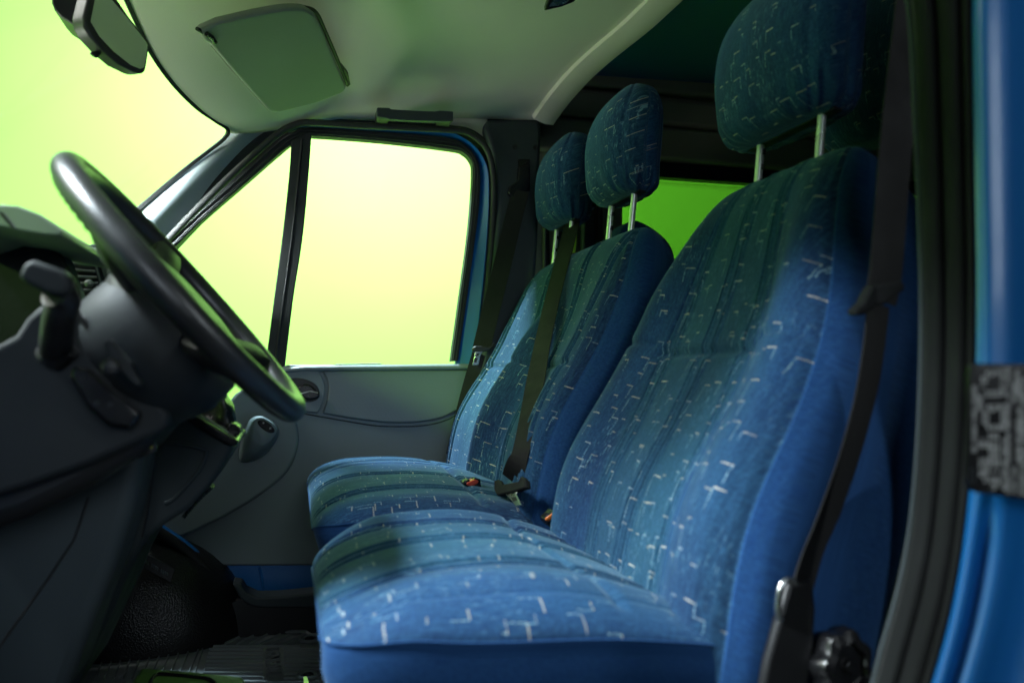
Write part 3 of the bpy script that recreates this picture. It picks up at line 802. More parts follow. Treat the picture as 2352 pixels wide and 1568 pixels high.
def make_grooves(waist, spread=.0, pos=(-.46, -.36, -.03, .07, .40, .50)):
    def gr(a, y, s):
        d = seam_groove(a)
        up = sm(s, waist - .004, waist + .004)
        for p in pos:
            # straight above the waist crease, fanning out below it
            q = p if s > waist else p - .10 * sm(waist - s, 0, .16) * (1 if p > 0 else .8) + .04 * sm(waist - s, .16, .34)
            d += .0070 * g(a, q, .010) * sm(s, -.02, .03) - .0022 * g(a, q - .024, .016)
        d += .0075 * g(s, waist, .006) * sm(abs(a), .56, .52)
        d += .0055 * g(s, waist + .012, .006) * sm(abs(a), .56, .60) * sm(abs(a), .97, .9)
        return d
    return gr
def headrest(parent, c, w, h, d, lean, ps, post_sp, post_len, seed=1, yaw=0.0, notch=True, simple=False):
    """padded headrest; c = bottom centre, two chrome posts below it"""
    rn = random.Random(seed)
    O, U, N = seat_frame(c[0], c[1], c[2], lean)
    Yv = Vector((0, 1, 0)); vs = []; fs = []; uvs = []; NS = 64; NAx = 96; mi = []
    for k in range(NS + 1):
        f = k / NS; s = h * (.5 - .5 * math.cos(math.pi * f))
        q = s / h
        lo = (1 - (1 - min(1, q / .14)) ** 2.4) ** (1 / 2.4) if q < .14 else 1
        hi = (1 - ((q - .56) / .44) ** 2.8) ** (1 / 2.6) if q > .56 else 1
        wk = (.66 + .34 * lo) * (.40 + .60 * hi) * (.97 + .03 * math.sin(q * 3.1)) if 0 < k < NS else .0
        wk = (.72 + .28 * lo) * hi * (1 - .06 * (1 - q) ** 2)
        dk = (.35 + .65 * lo) * hi * (.80 + .2 * math.sin(math.pi * min(1, q * 1.1)))
        if k == 0: wk, dk = .50, .30
        if k == NS: wk = dk = .02
        for i in range(NAx):
            a = 2 * math.pi * i / NAx; ca, sa = math.cos(a), math.sin(a)
            y = w / 2 * wk * math.copysign(abs(ca) ** .62, ca); n = d / 2 * dk * math.copysign(abs(sa) ** .80, sa)
            # gathers near the bottom edge and on the seam
            wr = sm(q, .34, .02) * .0028 * (math.sin(a * 17 + 4 * q + seed) + .6 * math.sin(a * 29 + seed * 2 - 9 * q))
            seam = .004 * g(abs(ca), .80, .04) * (1 if sa > 0 else .5)
            r_ = Vector((y, n, 0)).length or 1
            y += (wr - seam) * y / r_; n += (wr - seam) * n / r_
            n += .012 * math.sin(math.pi * q)
            vs.append(O + U * s + Yv * y + N * n)
            uvs.append((y + (0.6 if sa < 0 else 0) + seed * .37, s + n * .5))
    for k in range(NS):
        for i in range(NAx):
            j = (i + 1) % NAx; fs.append((k * NAx + i, k * NAx + j, (k + 1) * NAx + j, (k + 1) * NAx + i))
    fs.append(tuple(range(NAx - 1, -1, -1))); fs.append(tuple(NS * NAx + i for i in range(NAx)))
    hr = mesh('headrest', vs, fs, M['fab'] , parent, uvs=uvs)
    if simple: return hr
    # zip strip under the cushion
    z0 = [O + Yv * y + U * .002 + N * (-.004) for y in (-w * .40, -w * .2, 0, w * .2, w * .34)]
    tube('zip_strip', z0, 1, M['black'], hr, prof=[(-.007, -.003), (.007, -.003), (.007, .003), (-.007, .003)], widthdir=tuple(N))
    for sgn in (-1, 1):
        a = O + Yv * (ps + sgn * post_sp / 2) + U * .012; b = a - U * (post_len + .04)
        po = tube('post', [a, b], .0062, M['chrome'], hr, n=16)
        if sgn > 0 or True:
            if (sgn > 0) == notch:
                for q in range(5):
                    p = a.lerp(b, .16 + .16 * q)
                    tube('notch', [p + RGTS * .0035 + U * .0045, p + RGTS * .0035 - U * .0045], .0052, M['black'], po, n=10)
        lathe('post_guide', b + U * .030, U, [(.018, 0), (.018, .006), (.014, .010), (.0085, .010)], M['black'], hr, n=20)
    return hr
RGTS = Vector((.80, -.60, 0))

# ---- driver's seat
drv = thing('driver_armchair', 'single blue velour seat nearest the camera beside the dark shoulder belt', 'car seat', (.30, 1.02, 0))
drv['group'] = 'blue velour cab seats'
BX, BZ, YC = .455, .345, .98
fr = seat_frame(BX, YC, BZ)
O, U, N = fr
def on_back(px, py, fr, off=.045):
    O, U, N = fr; p = PP(px, py, O + N * off, N); d = p - O
    return d.y, d.dot(U)
far = [on_back(x, y, fr, .03) for x, y in ((1330, 1228), (1310, 1170), (1308, 1110), (1316, 1040), (1335, 960), (1372, 860), (1420, 760), (1480, 655), (1535, 575), (1575, 520), (1600, 483), (1640, 455))]
far.sort(key=lambda q: q[1])
wf = [(s, y) for y, s in far]
fb_=seat_frame(.447, 1.68, .395, R(20.5))
print('bench far', [tuple(round(q, 3) for q in on_back(x, y, fb_, .03)) for x, y in ((1196, 613), (1169, 679), (1130, 763), (1077, 890), (1055, 968), (1053, 1000))])
print('driver far outline (s,w):', [(round(s, 3), round(y, 3)) for s, y in wf])
def wdrv(s):
    w_ = spline([(-.1, .225), (0.0, .23), (.12, .242), (.22, .253), (.32, .260), (.42, .243), (.50, .210), (.57, .178), (.64, .165)], s)
    wn_ = spline([(-.1, .285), (0.0, .285), (.12, .282), (.22, .270), (.32, .248), (.42, .222), (.50, .195), (.57, .172), (.64, .162)], s)
    return w_, wn_
def nback(s): return .030 * math.exp(-((s - .13) / .13) ** 2) - .012 * math.exp(-((s - .40) / .14) ** 2) + .0 * s
H1 = .635
make_back('backrest', drv, fr, H1, wdrv, nback, make_grooves(.345), depth=.20, nseam=.95)
tb = O + U * (H1 - .012) + N * -.022
headrest(drv, tuple(tb + U * .103 + Vector((-.035, .055, 0))), .290, .245, .135, R(6), -.012, .152, .11, seed=1)

# cushion builder: rings along X (front to back), cross-section in Y-Z
def cushion(parent, x0, x1, yn, yf, ztop, groove, zbot=.20, NXc=130, NYc=300, rnd_=.12, name='cushion', seamdrop=.045, ridge=None, frontr=.10, zfun=None, nearseam=None):
    vs = []; fs = []; uvs = []; mi = []; yc = (yn + yf) / 2; hw = (yf - yn) / 2
    for k in range(NXc + 1):
        f = k / NXc; u_ = f ** 1.5; x = x0 + (x1 - x0) * u_
        q = min(1, (x - x0) / frontr)
        c = (1 - (1 - q) ** 2.3) ** (1 / 2.3) if q < 1 else 1
        cw = .80 + .20 * (1 - (1 - min(1, (x - x0) / rnd_)) ** 2.6) ** (1 / 2.6)
        wk = hw * cw
        zt = ztop(x)
        pts = []
        seam_z = zt - seamdrop
        for i in range(NYc + 1):
            a = -1 + 2 * i / NYc
            a = a * .7 + .3 * math.sin(a * math.pi / 2)
            y = a * wk
            e = abs(a)
            sn = nearseam(x) if nearseam else seam_z
            bs_ = sn + (seam_z - sn) * sm(a, -1, 1)
            z = bs_ + (zt - bs_) * (1 - e ** 3.2) ** .6 * (.25 + .75 * c) - (1 - c) * .012
            if ridge: z += ridge(yc + y, x)
            z -= groove(a, yc + y, x) * c
            pts.append((y, z, 0, x))
        # side down to the bottom, slight bulge
        ns = 16
        zs = pts[-1][1]
        for i in range(1, ns + 1):
            ff = i / ns; zz = zs + (zbot - zs) * ff
            pts.append((wk + .007 * math.sin(math.pi * min(1, ff * 1.6)) - .05 * ff ** 2, zz, 1, x))
        for i in range(ns, 0, -1):
            ff = i / ns; zz = pts[0][1] + (zbot - pts[0][1]) * ff
            pts.append((-wk - .007 * math.sin(math.pi * min(1, ff * 1.6)) + .05 * ff ** 2, zz, 1, x))
        for (y, z, s, xx) in pts:
            # front face leans back towards the bottom
            xs = xx + .06 * max(0, (zt - .05 - z)) / .2
            vs.append(Vector((xs, yc + y, z))); uvs.append((yc + y if s == 0 else yc + y + (z * .8), xx + (0 if s == 0 else z * .5)))
        m = len(pts)
    for k in range(NXc):
        for i in range(m):
            j = (i + 1) % m; fs.append((k * m + i, (k + 1) * m + i, (k + 1) * m + j, k * m + j)); mi.append(0 if i < NYc and j <= NYc else 1)
    fs.append(tuple(range(m))); mi.append(1)
    fs.append(tuple(NXc * m + i for i in range(m - 1, -1, -1))); mi.append(1)
    o = mesh(name, vs, fs, [M['fab'], M['plain']], parent, mi=mi, uvs=uvs)
    zn = o.data.attributes.new('zone', 'FLOAT', 'POINT')
    zn.data.foreach_set('value', [zfun(v.y) if zfun else sm(abs(v.y - yc) / hw, .55, .42) for v in vs])
    # piping along the seam between top and side
    for sgn, lab in ((1, 'far'), (-1, 'near')):
        path = []
        for k in range(0, NXc + 1, 2):
            idx = k * m + (NYc if sgn > 0 else 0); path.append(Vector(vs[idx]) + Vector((0, sgn * .0005, .0005)))
        tube('piping', path, .0013, M['plain'], o, n=8)
    path = [Vector(vs[i]) + Vector((-.001, 0, 0)) for i in range(0, NYc + 1, 3)]
    tube('piping', path, .0013, M['plain'], o, n=8)
    return o
def cg(pos, xs=.30):
    def gr(a, y, x):
        d = 0
        for p in pos:
            q = p + .20 * (1 if p > 0 else -1) * sm(x, .20, -.02) * abs(p) + .04 * sm(x, .25, .45)
            d += .0045 * g(a, q, .010) - .002 * g(a, q + .024, .016)
        d += .0065 * g(x, xs + .02 * a * a, .006) * sm(abs(a), .93, .85)
        d += .0016 * g(abs(a), .84, .012)
        return d
    return gr
def zdrv(x):
    return spline([(0, .425), (.06, .435), (.15, .447), (.25, .446), (.35, .420), (.45, .378), (.6, .33)], x)
cushion(drv, .026, .56, .715, 1.245, zdrv, cg((-.50, -.42, -.02, .06, .42, .50)), nearseam=lambda x: spline([(0, .425), (.06, .408), (.15, .394), (.3, .384), (.45, .362), (.6, .33)], x), ridge=lambda y, x: .014 * sm(abs(y - .98), .12, .20) * sm(x, .02, .12) - .0)
box('seat_base', (.36, .98, .10), (.44, .40, .20), M['black'], drv, bevel=.01)

# ---- double bench on the passenger side
ben = thing('double_bench_seat', 'double blue velour bench with two headrests beside the passenger door', 'bench seat', (.30, 1.68, 0))
ben['group'] = 'blue velour cab seats'
fb = seat_frame(.447, 1.68, .395, R(20.5))
def wben(s):
    w_ = spline([(-.1, .395), (0, .398), (.15, .402), (.28, .392), (.38, .388), (.46, .372), (.52, .352), (.6, .340)], s)
    return w_, w_
def bench_groove(a, y, s):
    d = 0; waist = .27
    for c0 in (-.205, .205):
        for p in (-.10, -.078, .065, .088) if c0 < 0 else (-.10, -.078, .068, .092):
            q = c0 + (p if s > waist else p * (1 + .35 * sm(waist - s, 0, .2)))
            d += .0055 * g(y, q, .0032) - .002 * g(y, q + .008, .005)
    d += .0065 * g(s, waist, .006) * sm(abs(a), .84, .8)
    d += seam_groove(a, .93)
    return d
def bench_ridge(y, s):
    k = sm(s, .50, .30)
    return .044 * math.exp(-((y - .005) / .040) ** 2) * k - .030 * math.exp(-((y - .080) / .045) ** 2) * k - .010 * math.exp(-((y + .08) / .05) ** 2) * k
make_back('backrest', ben, fb, .572, wben, lambda s: nback(s) * .9, bench_groove, depth=.12, NA=420, NS=150, nseam=.93, zfun=lambda y, a: sm(abs(abs(y) - .205), .135, .10), bolster=.022, ridge=bench_ridge)
Ob, Ub, Nb = fb
for yy, sd, zz, wdt in ((1.530, 2, .120, .225), (1.925, 3, .140, .225)):
    tb = Vector((Ob.x, yy, Ob.z)) + Ub * (.560 - .012) - Nb * .02
    headrest(ben, tuple(tb + Ub * zz + Vector((-.045, 0, 0))), wdt, .235, .125, R(6), 0, .120, zz + .03, seed=sd)
def zben(x):
    return spline([(0, .440), (.06, .452), (.15, .460), (.25, .458), (.35, .442), (.45, .415), (.6, .37)], x)
bc = (1.50, 1.88)
def bgr(a, y, x):
    d = 0
    for c0 in bc:
        for p in (-.085, -.068, .055, .075):
            q = c0 + p * (1 + .3 * sm(x, .2, 0))
            d += .005 * g(y, q, .0035) - .0014 * g(y, q + .008, .005)
    d += .006 * g(x, .31, .006) * sm(abs(a), .95, .9)
    d += .004 * g(y, 1.69, .006)
    return d
cushion(ben, .030, .56, 1.30, 2.075, zben, bgr, NYc=400, zfun=lambda y: sm(min(abs(y - 1.49), abs(y - 1.88)), .14, .10), ridge=lambda y, x: .008 * g(y, 1.34, .04) + .006 * g(y, 1.69, .06), rnd_=.10)
box('seat_base', (.36, 1.69, .10), (.44, .66, .20), M['black'], ben, bevel=.01)

# ---- second row seats behind, in the dark load bay
rs = thing('rear_bench', 'dark blue rear seat whose headrest shows behind the driver headrest', 'car seat', (1.1, 1.1, 0)); rs['group'] = 'blue velour cab seats'
rf = seat_frame(.90, 1.12, .5, R(8))
make_back('backrest', rs, rf, .30, lambda s: (.2, .2), lambda s: 0, lambda a, y, s: 0, NA=40, NS=30)
q = P(1990, 325, 1.10)
headrest(rs, (q.x + .02, 1.08, q.z + .0), .28, .27, .12, R(5), 0, .13, .08, seed=5, simple=True)
rs2 = thing('rear_bench', 'dark blue rear seat top showing low between the bench headrest posts and green window', 'car seat', (1.1, 2.0, 0)); rs2['group'] = 'blue velour cab seats'
q = P(1440, 488, 2.0)
rf = seat_frame(q.x - .035, 2.0, q.z - .63, R(4))
make_back('backrest', rs2, rf, .60, lambda s: (.06, .06), lambda s: 0, lambda a, y, s: 0, NA=40, NS=30, nseam=-1)

# ================================================================== SEAT BELTS
# driver's belt
b1 = thing('driver_seat_belt', 'black shoulder belt in front of the near door seal, with slider and steel loop', 'seat belt', tuple(P(1990, 700, .70)))
bp_ = [(2110, -120, .672), (2088, 60, .672), (2066, 250, .674), (2052, 400, .676), (2042, 540, .680), (2033, 640, .684), (2022, 690, .686)]
strip('shoulder_webbing', smooth_poly([P(x, y, Y) for x, y, Y in bp_], 6, False), .047, M['web'], b1, widthdir=(.88, .16, .05))
bp_ = [(2018, 700, .688), (2008, 790, .690), (1990, 900, .692), (1962, 1010, .694), (1930, 1110, .695), (1897, 1200, .694), (1868, 1275, .692), (1846, 1345, .690)]
strip('lap_webbing', smooth_poly([P(x, y, Y) for x, y, Y in bp_], 6, False), .047, M['web'], b1, widthdir=lambda f: (.80, .35, .30))
tg = [(2003, 655), (2078, 646), (2082, 664), (2046, 690), (2034, 700), (2014, 702), (1990, 722), (1968, 724), (1964, 710), (1984, 694)]
prism('belt_slider', [P(x, y, .662) for x, y in tg], (0, .014, 0), M['sealdark'], b1, bevel=.004, seg=3)
lowp = [(1812, 1338), (1868, 1330), (1876, 1400), (1868, 1500), (1852, 1640), (1742, 1640), (1762, 1520), (1790, 1420)]
prism('anchor_sleeve', [P(x, y, .682) for x, y in lowp], (0, .012, 0), M['black'], b1, bevel=.004)
loop = [(1826, 1336), (1808, 1332), (1794, 1346), (1788, 1372), (1787, 1402), (1792, 1424)]
tube('steel_loop', smooth_poly([P(x, y, .678) for x, y in loop], 5, False), .0035, M['steel'], b1, n=10)
# far belt from the passenger pillar
b2 = thing('window_seat_belt', 'black belt slanting from the far pillar to the bench, bright tongue at waist height', 'seat belt', tuple(P(1100, 800, 2.05)))
ad = prism('height_adjuster', round_poly([P(x, y, 2.055) for x, y in ((1192, 382), (1213, 378), (1218, 400), (1216, 430), (1205, 450), (1180, 455), (1168, 444), (1170, 428), (1190, 414))], .004), (0, .018, 0), M['gloss'], b2, bevel=.004, seg=3)
strip('shoulder_webbing', smooth_poly([P(x, y, Y) for x, y, Y in ((1196, 438, 2.052), (1180, 500, 2.045), (1156, 600, 2.03), (1128, 710, 2.02), (1106, 800, 2.02))], 5, False), .047, M['web'], b2, widthdir=(.90, -.25, .2))
strip('lap_webbing', smooth_poly([P(x, y, Y) for x, y, Y in ((1100, 812, 2.022), (1080, 880, 2.035), (1058, 965, 2.05), (1040, 1045, 2.06))], 5, False), .036, M['web'], b2, widthdir=(.80, -.3, .2))
sh = [(1084, 801), (1092, 794), (1122, 795), (1137, 786), (1138, 793), (1125, 805), (1110, 808), (1088, 808)]
prism('tongue_grip', [P(x, y, 2.005) for x, y in sh], (0, .012, 0), M['black'], b2, bevel=.003)
tgp = [(1092, 807), (1109, 807), (1103, 818), (1099, 838), (1085, 838), (1089, 820)]
tn = prism('tongue', [P(x, y, 2.006) for x, y in tgp], (0, .003, 0), M['steel'], b2, bevel=.0008)
prism('tongue_slot', [P(x, y, 2.0045) for x, y in ((1091, 822), (1097, 822), (1095, 832), (1089, 832))], (0, .001, 0), M['black'], tn, bevel=0)
prism('tongue_slot', [P(x, y, 2.0045) for x, y in ((1095, 811), (1100, 811), (1099, 817), (1094, 817))], (0, .001, 0), M['black'], tn, bevel=0)
an = prism('anchor_buckle', [P(x, y, 2.03) for x, y in ((1032, 1030), (1052, 1034), (1056, 1056), (1048, 1052), (1034, 1044))], (0, .01, 0), M['gloss'], b2, bevel=.002)
prism('steel_tab', [P(x, y, 2.028) for x, y in ((1034, 1032), (1050, 1038), (1050, 1048), (1040, 1041))], (0, .002, 0), M['steel'], b2, bevel=.0005)
# centre belt hanging in front of the bench back
b3 = thing('centre_seat_belt', 'black belt hanging down the middle of the bench backrest between its headrests', 'seat belt', tuple(P(1230, 800, 1.66)))
ctr = [(1330, 470), (1316, 505), (1302, 560), (1286, 620), (1268, 690), (1252, 760), (1236, 840), (1222, 920), (1206, 1000), (1190, 1060), (1177, 1105)]
def bench_pt(px, py, off): 
    return PP(px, py, Ob + Nb * off, Nb)
offs = [-.02, .01, .040, .058, .066, .072, .080, .092, .100, .100, .085]
pth = [bench_pt(x, y, o_) for (x, y), o_ in zip(ctr, offs)]
strip('shoulder_webbing', smooth_poly(pth, 5, False), .046, M['web'], b3, widthdir=(.42, -.90, .05))
gp = [(1134, 1103), (1142, 1100), (1150, 1112), (1190, 1104), (1196, 1092), (1204, 1100), (1206, 1118), (1170, 1130), (1140, 1136), (1134, 1124)]
prism('tongue_grip', [bench_pt(x, y, .105) for x, y in gp], tuple(-Nb * .012), M['sealdark'], b3, bevel=.003)
tp_ = [(1156, 1130), (1188, 1122), (1184, 1134), (1196, 1158), (1184, 1162), (1172, 1146)]
tn = prism('tongue', [bench_pt(x, y, .100) for x, y in tp_], tuple(-Nb * .003), M['steel'], b3, bevel=.0008)
prism('tongue_slot', [bench_pt(x, y, .1006) for x, y in ((1174, 1142), (1184, 1140), (1188, 1148), (1178, 1151))], tuple(-Nb * .0004), M['black'], tn, bevel=0)
# upper guide of the centre belt, on the bench top
gd = [(1300, 478), (1312, 470), (1338, 455), (1352, 452), (1346, 468), (1330, 480), (1312, 492)]
prism('belt_guide', [bench_pt(x, y, -.005) for x, y in gd], tuple(-Nb * .03), M['black'], b3, bevel=.006)
# lime strip put in for the glimpse of green window behind
strip('window_glimpse', [P(1318, 512, 1.93), P(1312, 580, 1.93)], .022, M['lime'], b3, widthdir=(1, 0, 0))

# buckles between the seats
def buckle(label, pts_body, pts_btn, Y, m):
    o = thing('belt_buckle', label, 'belt buckle', tuple(P(pts_body[0][0], pts_body[0][1], Y)), 'belt buckles standing up between the seats')
    prism('housing', [P(x, y, Y) for x, y in pts_body], (0, .026, 0), M['gloss'], o, bevel=.002)
    prism('release_button', [P(x, y, Y - .0015) for x, y in pts_btn], (0, .024, 0), m, o, bevel=.002)
buckle('belt buckle with red button half sunk behind the bench cushion', [(1062, 1108), (1078, 1100), (1082, 1106), (1090, 1098), (1104, 1100), (1106, 1130), (1096, 1126), (1066, 1114)], [(1072, 1108), (1090, 1100), (1100, 1103), (1098, 1110), (1082, 1118), (1072, 1113)], 1.47, M['red'])
buckle('belt buckle with orange button between driver seat and bench', [(1250, 1192), (1272, 1172), (1284, 1174), (1300, 1210), (1270, 1215), (1256, 1204)], [(1252, 1191), (1272, 1176), (1279, 1177), (1278, 1184), (1262, 1196), (1254, 1196)], 1.20, M['orange'])

# recliner knob low beside the driver's seat
kn = lathe('recliner_knob', P(1898, 1520, .70), (.25, -1, .15), [(.026, 0), (.034, .006), (.036, .018), (.033, .028), (.022, .030), (.020, .026), (.008, .026), (.006, .030)], M['gloss'], None, n=64, lob=lambda a: .07 * math.cos(7 * a))
tagk(kn, 'lobed glossy black knob at the lower right side of the driver seat', 'adjuster knob')

# ================================================================== STEERING WHEEL
sw_ = thing('steering_wheel', 'dark steering wheel seen almost edge-on at the left, with grey hub', 'steering wheel', (-.12, 1.0, .75))
wt = P(178, 392, 1.0); wb = P(672, 938, 1.0); wc = (wt + wb) / 2
WU = (wt - wb).normalized(); WR_ = (wt - wb).length / 2; TW = R(-3.0)
WY = (Vector((0, 1, 0)) * math.cos(TW) + WU.cross(Vector((0, 1, 0))) * math.sin(TW)).normalized()
WN = WU.cross(WY).normalized()
if WN.x < 0: WN = -WN       # wheel axis, towards the driver
ring = []; rad = []
for i in range(120):
    a = 2 * math.pi * i / 120
    ring.append(wc + WU * math.cos(a) * WR_ + WY * math.sin(a) * WR_)
def rim_r(i):
    a = 2 * math.pi * i / 120
    lump = max(0, math.sin(a * 1.0) ** 2 - .25)
    return .0156 + .0016 * math.exp(-(((a - 4.9 + .5) % 6.283 - .5) / .35) ** 2)
rim = tube('rim', ring, [rim_r(i) for i in range(120)], M['rim'], sw_, n=24, closed=True)
# finger grips on the inner/front side of the near upper rim
for i in range(0):
    pass
def wp(a, r, n): return wc + WU * (math.cos(a) * r) + WY * (math.sin(a) * r) + WN * n
# finger notches behind the rim
for a0 in range(0, 14):
    a = math.pi * 1.5 + .30 + a0 * .085
    lathe('grip_lump', wp(a, WR_ - .003, -.0095), -WN, [(.0085, 0), (.008, .005), (.0045, .008), (.001, .009)], M['rim'], rim, n=14)
# spokes: two up, two down, sweeping back into the hub
for a in (R(62), R(-62), R(128), R(-128)):
    pth = [wp(a, WR_ * 1.0, 0), wp(a * 1.0, WR_ * .86, -.006), wp(a, WR_ * .62, -.022), wp(a, WR_ * .38, -.030)]
    tube('spoke', smooth_poly(pth, 6, False), 1, M['black'], sw_, prof=[(-.022, -.008), (-.016, -.013), (.016, -.013), (.022, -.008), (.022, .008), (.016, .013), (-.016, .013), (-.022, .008)], widthdir=lambda f, a=a: tuple(-WU * math.sin(a) + WY * math.cos(a)))
# airbag pad and hub funnel behind it
def oval(r1, r2, n_, k=40, sq=.75, du=0):
    out = []
    for i in range(k):
        a = 2 * math.pi * i / k; ca, sa = math.cos(a), math.sin(a)
        out.append(wc + WU * (du + r1 * math.copysign(abs(ca) ** sq, ca)) + WY * (r2 * math.copysign(abs(sa) ** sq, sa)) + WN * n_)
    return out
def loft(name, rings, m, parent, **k):
    n = len(rings[0]); vs = [p for r in rings for p in r]; fs = []
    for q in range(len(rings) - 1):
        for i in range(n):
            j = (i + 1) % n; fs.append((q * n + i, q * n + j, (q + 1) * n + j, (q + 1) * n + i))
    fs.append(tuple(range(n - 1, -1, -1))); fs.append(tuple((len(rings) - 1) * n + i for i in range(n)))
    return mesh(name, vs, fs, m, parent, auto=50, **k)
loft('airbag_pad', [oval(.050, .055, .004, du=-.01), oval(.075, .080, 0, du=-.01), oval(.085, .090, -.012, du=-.012), oval(.085, .095, -.035, du=-.015), oval(.08, .09, -.06, du=-.02)], M['black'], sw_)
loft('hub_cover', [oval(.080, .090, -.022, du=-.022), oval(.090, .100, -.036, du=-.028), oval(.092, .098, -.070, du=-.030), oval(.086, .088, -.100, du=-.026), oval(.076, .075, -.118, du=-.022), oval(.072, .070, -.120, du=-.022)], M['hub'], sw_)

# steering column shroud and stalks
col = thing('steering_column', 'grey steering column shroud with a black switch block behind the wheel', 'steering column', tuple(P(200, 900, 1.0)))
shr = [(170, 705), (205, 745), (262, 812), (330, 900), (392, 948), (380, 985), (352, 1000), (200, 1068), (60, 1118), (-140, 1180), (-140, 900), (-60, 820), (34, 770), (60, 730), (98, 696), (112, 712), (128, 760), (150, 745)]
prism('shroud', [P(x, y, .93) for x, y in shr], (0, .17, 0), M['hub'], col, bevel=.034, seg=6)
low = [(394, 948), (376, 985), (328, 1042), (200, 1122), (60, 1192), (-150, 1262), (-150, 1120), (0, 1080), (130, 1010), (250, 990), (330, 900)]
prism('lower_shroud', [P(x, y, .955) for x, y in low], (0, .15, 0), M['black'], col, bevel=.018, seg=4)  # shade of the unlit underside is put into this black
blk = [(176, 835), (206, 848), (262, 900), (318, 960), (322, 985), (262, 966), (215, 984) if False else (240, 978), (200, 930), (158, 862)]
sb = prism('switch_block', [P(x, y, .908) for x, y in ((170, 838), (206, 850), (322, 950), (300, 985), (245, 976), (200, 935), (157, 860))], (0, .03, 0), M['gloss'], col, bevel=.004)
for x, y in ((191, 868), (222, 926), (253, 929)):
    lathe('switch_icon', P(x, y, .907), (0, -1, 0), [(.0032, 0), (.003, .0006)], M['hub'], sb, n=12)
# gold edge line between hub and shroud
tube('column_seam', [P(x, y, .925) for x, y in ((166, 700), (182, 728), (204, 752), (222, 772))], .003, M['black'], col, n=8)
lw = thing('wiper_stalk', 'black wiper stalk with blunt grey tip at the far left', 'control stalk', tuple(P(110, 700, .86)))
tube('stem', smooth_poly([P(x, y, Y) for x, y, Y in ((126, 812, .93), (130, 775, .90), (138, 720, .87), (146, 690, .86), (128, 672, .85))], 5, False), [.0155] * 21, M['black'], lw, n=16)
tube('stem_collar', [P(118, 822, .93), P(146, 790, .92)], .017, M['black'], lw, n=16)
hd = [(40, 634), (52, 608), (64, 597), (78, 596), (140, 618), (160, 640), (158, 664), (150, 678), (126, 678), (100, 672), (86, 664), (60, 652)]
prism('tip', [P(x, y, .835) for x, y in hd], (0, .034, 0), M['hub'], lw, bevel=.008, seg=4)
rw_ = thing('indicator_stalk', 'grey indicator stalk lying across the column below the hub', 'control stalk', tuple(P(270, 830, .87)))
stp = [(243, 778), (254, 780), (262, 790), (292, 826), (300, 832), (304, 848), (322, 875), (322, 886), (308, 886), (292, 868), (276, 850), (250, 815), (236, 792)]
prism('lever', [P(x, y, .865) for x, y in stp], (0, .022, 0), M['hub'], rw_, bevel=.006, seg=4)
lathe('lever_knob', P(257, 843, .865), (0, -1, 0), [(.009, 0), (.009, .006), (.006, .010), (.001, .011)], M['black'], rw_, n=20)
ky = thing('ignition_key', 'black key with a yellow tag under the column', 'key', tuple(P(340, 1030, .99)))
prism('key_head', [P(x, y, .985) for x, y in ((356, 1000), (357, 1038), (316, 1056), (320, 1036), (338, 1008))], (0, .012, 0), M['black'], ky, bevel=.002)
prism('tag', [P(x, y, .982) for x, y in ((341, 1012), (350, 1010), (349, 1030), (336, 1030))], (0, .003, 0), M['yellow'], ky, bevel=.001)

# ================================================================== DASHBOARD
dash = thing('dashboard', 'grey dashboard with instrument hood, air vents and a centre console', 'dashboard', (-.4, 1.4, .5))
# instrument hood, nearest
hood = [(-160, 505), (-110, 480), (-40, 470), (0, 469), (40, 472), (92, 492), (120, 512), (141, 530), (141, 540), (100, 538), (40, 528), (0, 519), (-60, 512), (-160, 545)]
prism('instrument_hood', [P(x, y, 1.02) for x, y in hood], (0, .30, 0), M['dashtop'], dash, bevel=.022, seg=5)
prism('hood_seam', [P(x, y, 1.018) for x, y in ((0, 484), (8, 489), (32, 522), (26, 523), (-2, 492))], (0, .004, 0), M['black'], dash, bevel=0)
nb_ = [(-160, 520), (0, 520), (110, 541), (120, 570), (150, 620), (178, 690), (176, 760), (60, 800), (-160, 860)]
prism('instrument_recess', [P(x, y, 1.19) for x, y in nb_], (0, .04, 0), M['sealdark'], dash, bevel=.004)
prism('hood_cheek', [P(x, y, 1.24) for x, y in ((60, 532), (105, 541), (128, 552), (150, 600), (190, 712), (178, 716), (158, 680), (110, 600), (74, 560))], (0, .05, 0), M['greyd'], dash, bevel=.01, seg=3)
# centre stack face: far side of the instruments, catches the light of the screen
cs = [(108, 541), (136, 543), (172, 553), (226, 572), (268, 594), (300, 612), (304, 640), (290, 700), (280, 760), (220, 760), (196, 714), (178, 666), (150, 604), (128, 566)]
cst = prism('centre_stack', [P(x, y, 1.36) for x, y in cs], (0, .30, 0), M['dashtop'], dash, bevel=.006, seg=3)
vt = prism('air_vent', [P(x, y, 1.352) for x, y in ((157, 588), (212, 594), (234, 656), (228, 700), (204, 700), (178, 640))], (0, .006, 0), M['black'], dash, bevel=.001)
for k in range(6):
    f = k / 5
    tube('vent_slat', [P(165 + 34 * f, 604 + 78 * f, 1.349), P(216 + 16 * f, 610 + 68 * f, 1.349)], .0022, M['dashtop'], vt, n=8)
lathe('vent_knob', P(206, 652, 1.350), (0, -1, 0), [(.006, 0), (.006, .006), (.002, .008)], M['steel'], vt, n=16)
prism('vent_divider', [P(x, y, 1.345) for x, y in ((212, 592), (224, 600), (246, 668), (240, 680), (232, 664))], (0, .012, 0), M['greyd'], dash, bevel=.003)
prism('radio_frame', [P(x, y, 1.350) for x, y in ((222, 590), (262, 604), (284, 622), (270, 630), (236, 650), (228, 626))], (0, .004, 0), M['dashtop'], dash, bevel=.002)
tube('radio_seam', [P(x, y, 1.349) for x, y in ((224, 598), (232, 622), (240, 646), (256, 640))], .0018, M['black'], dash, n=6)
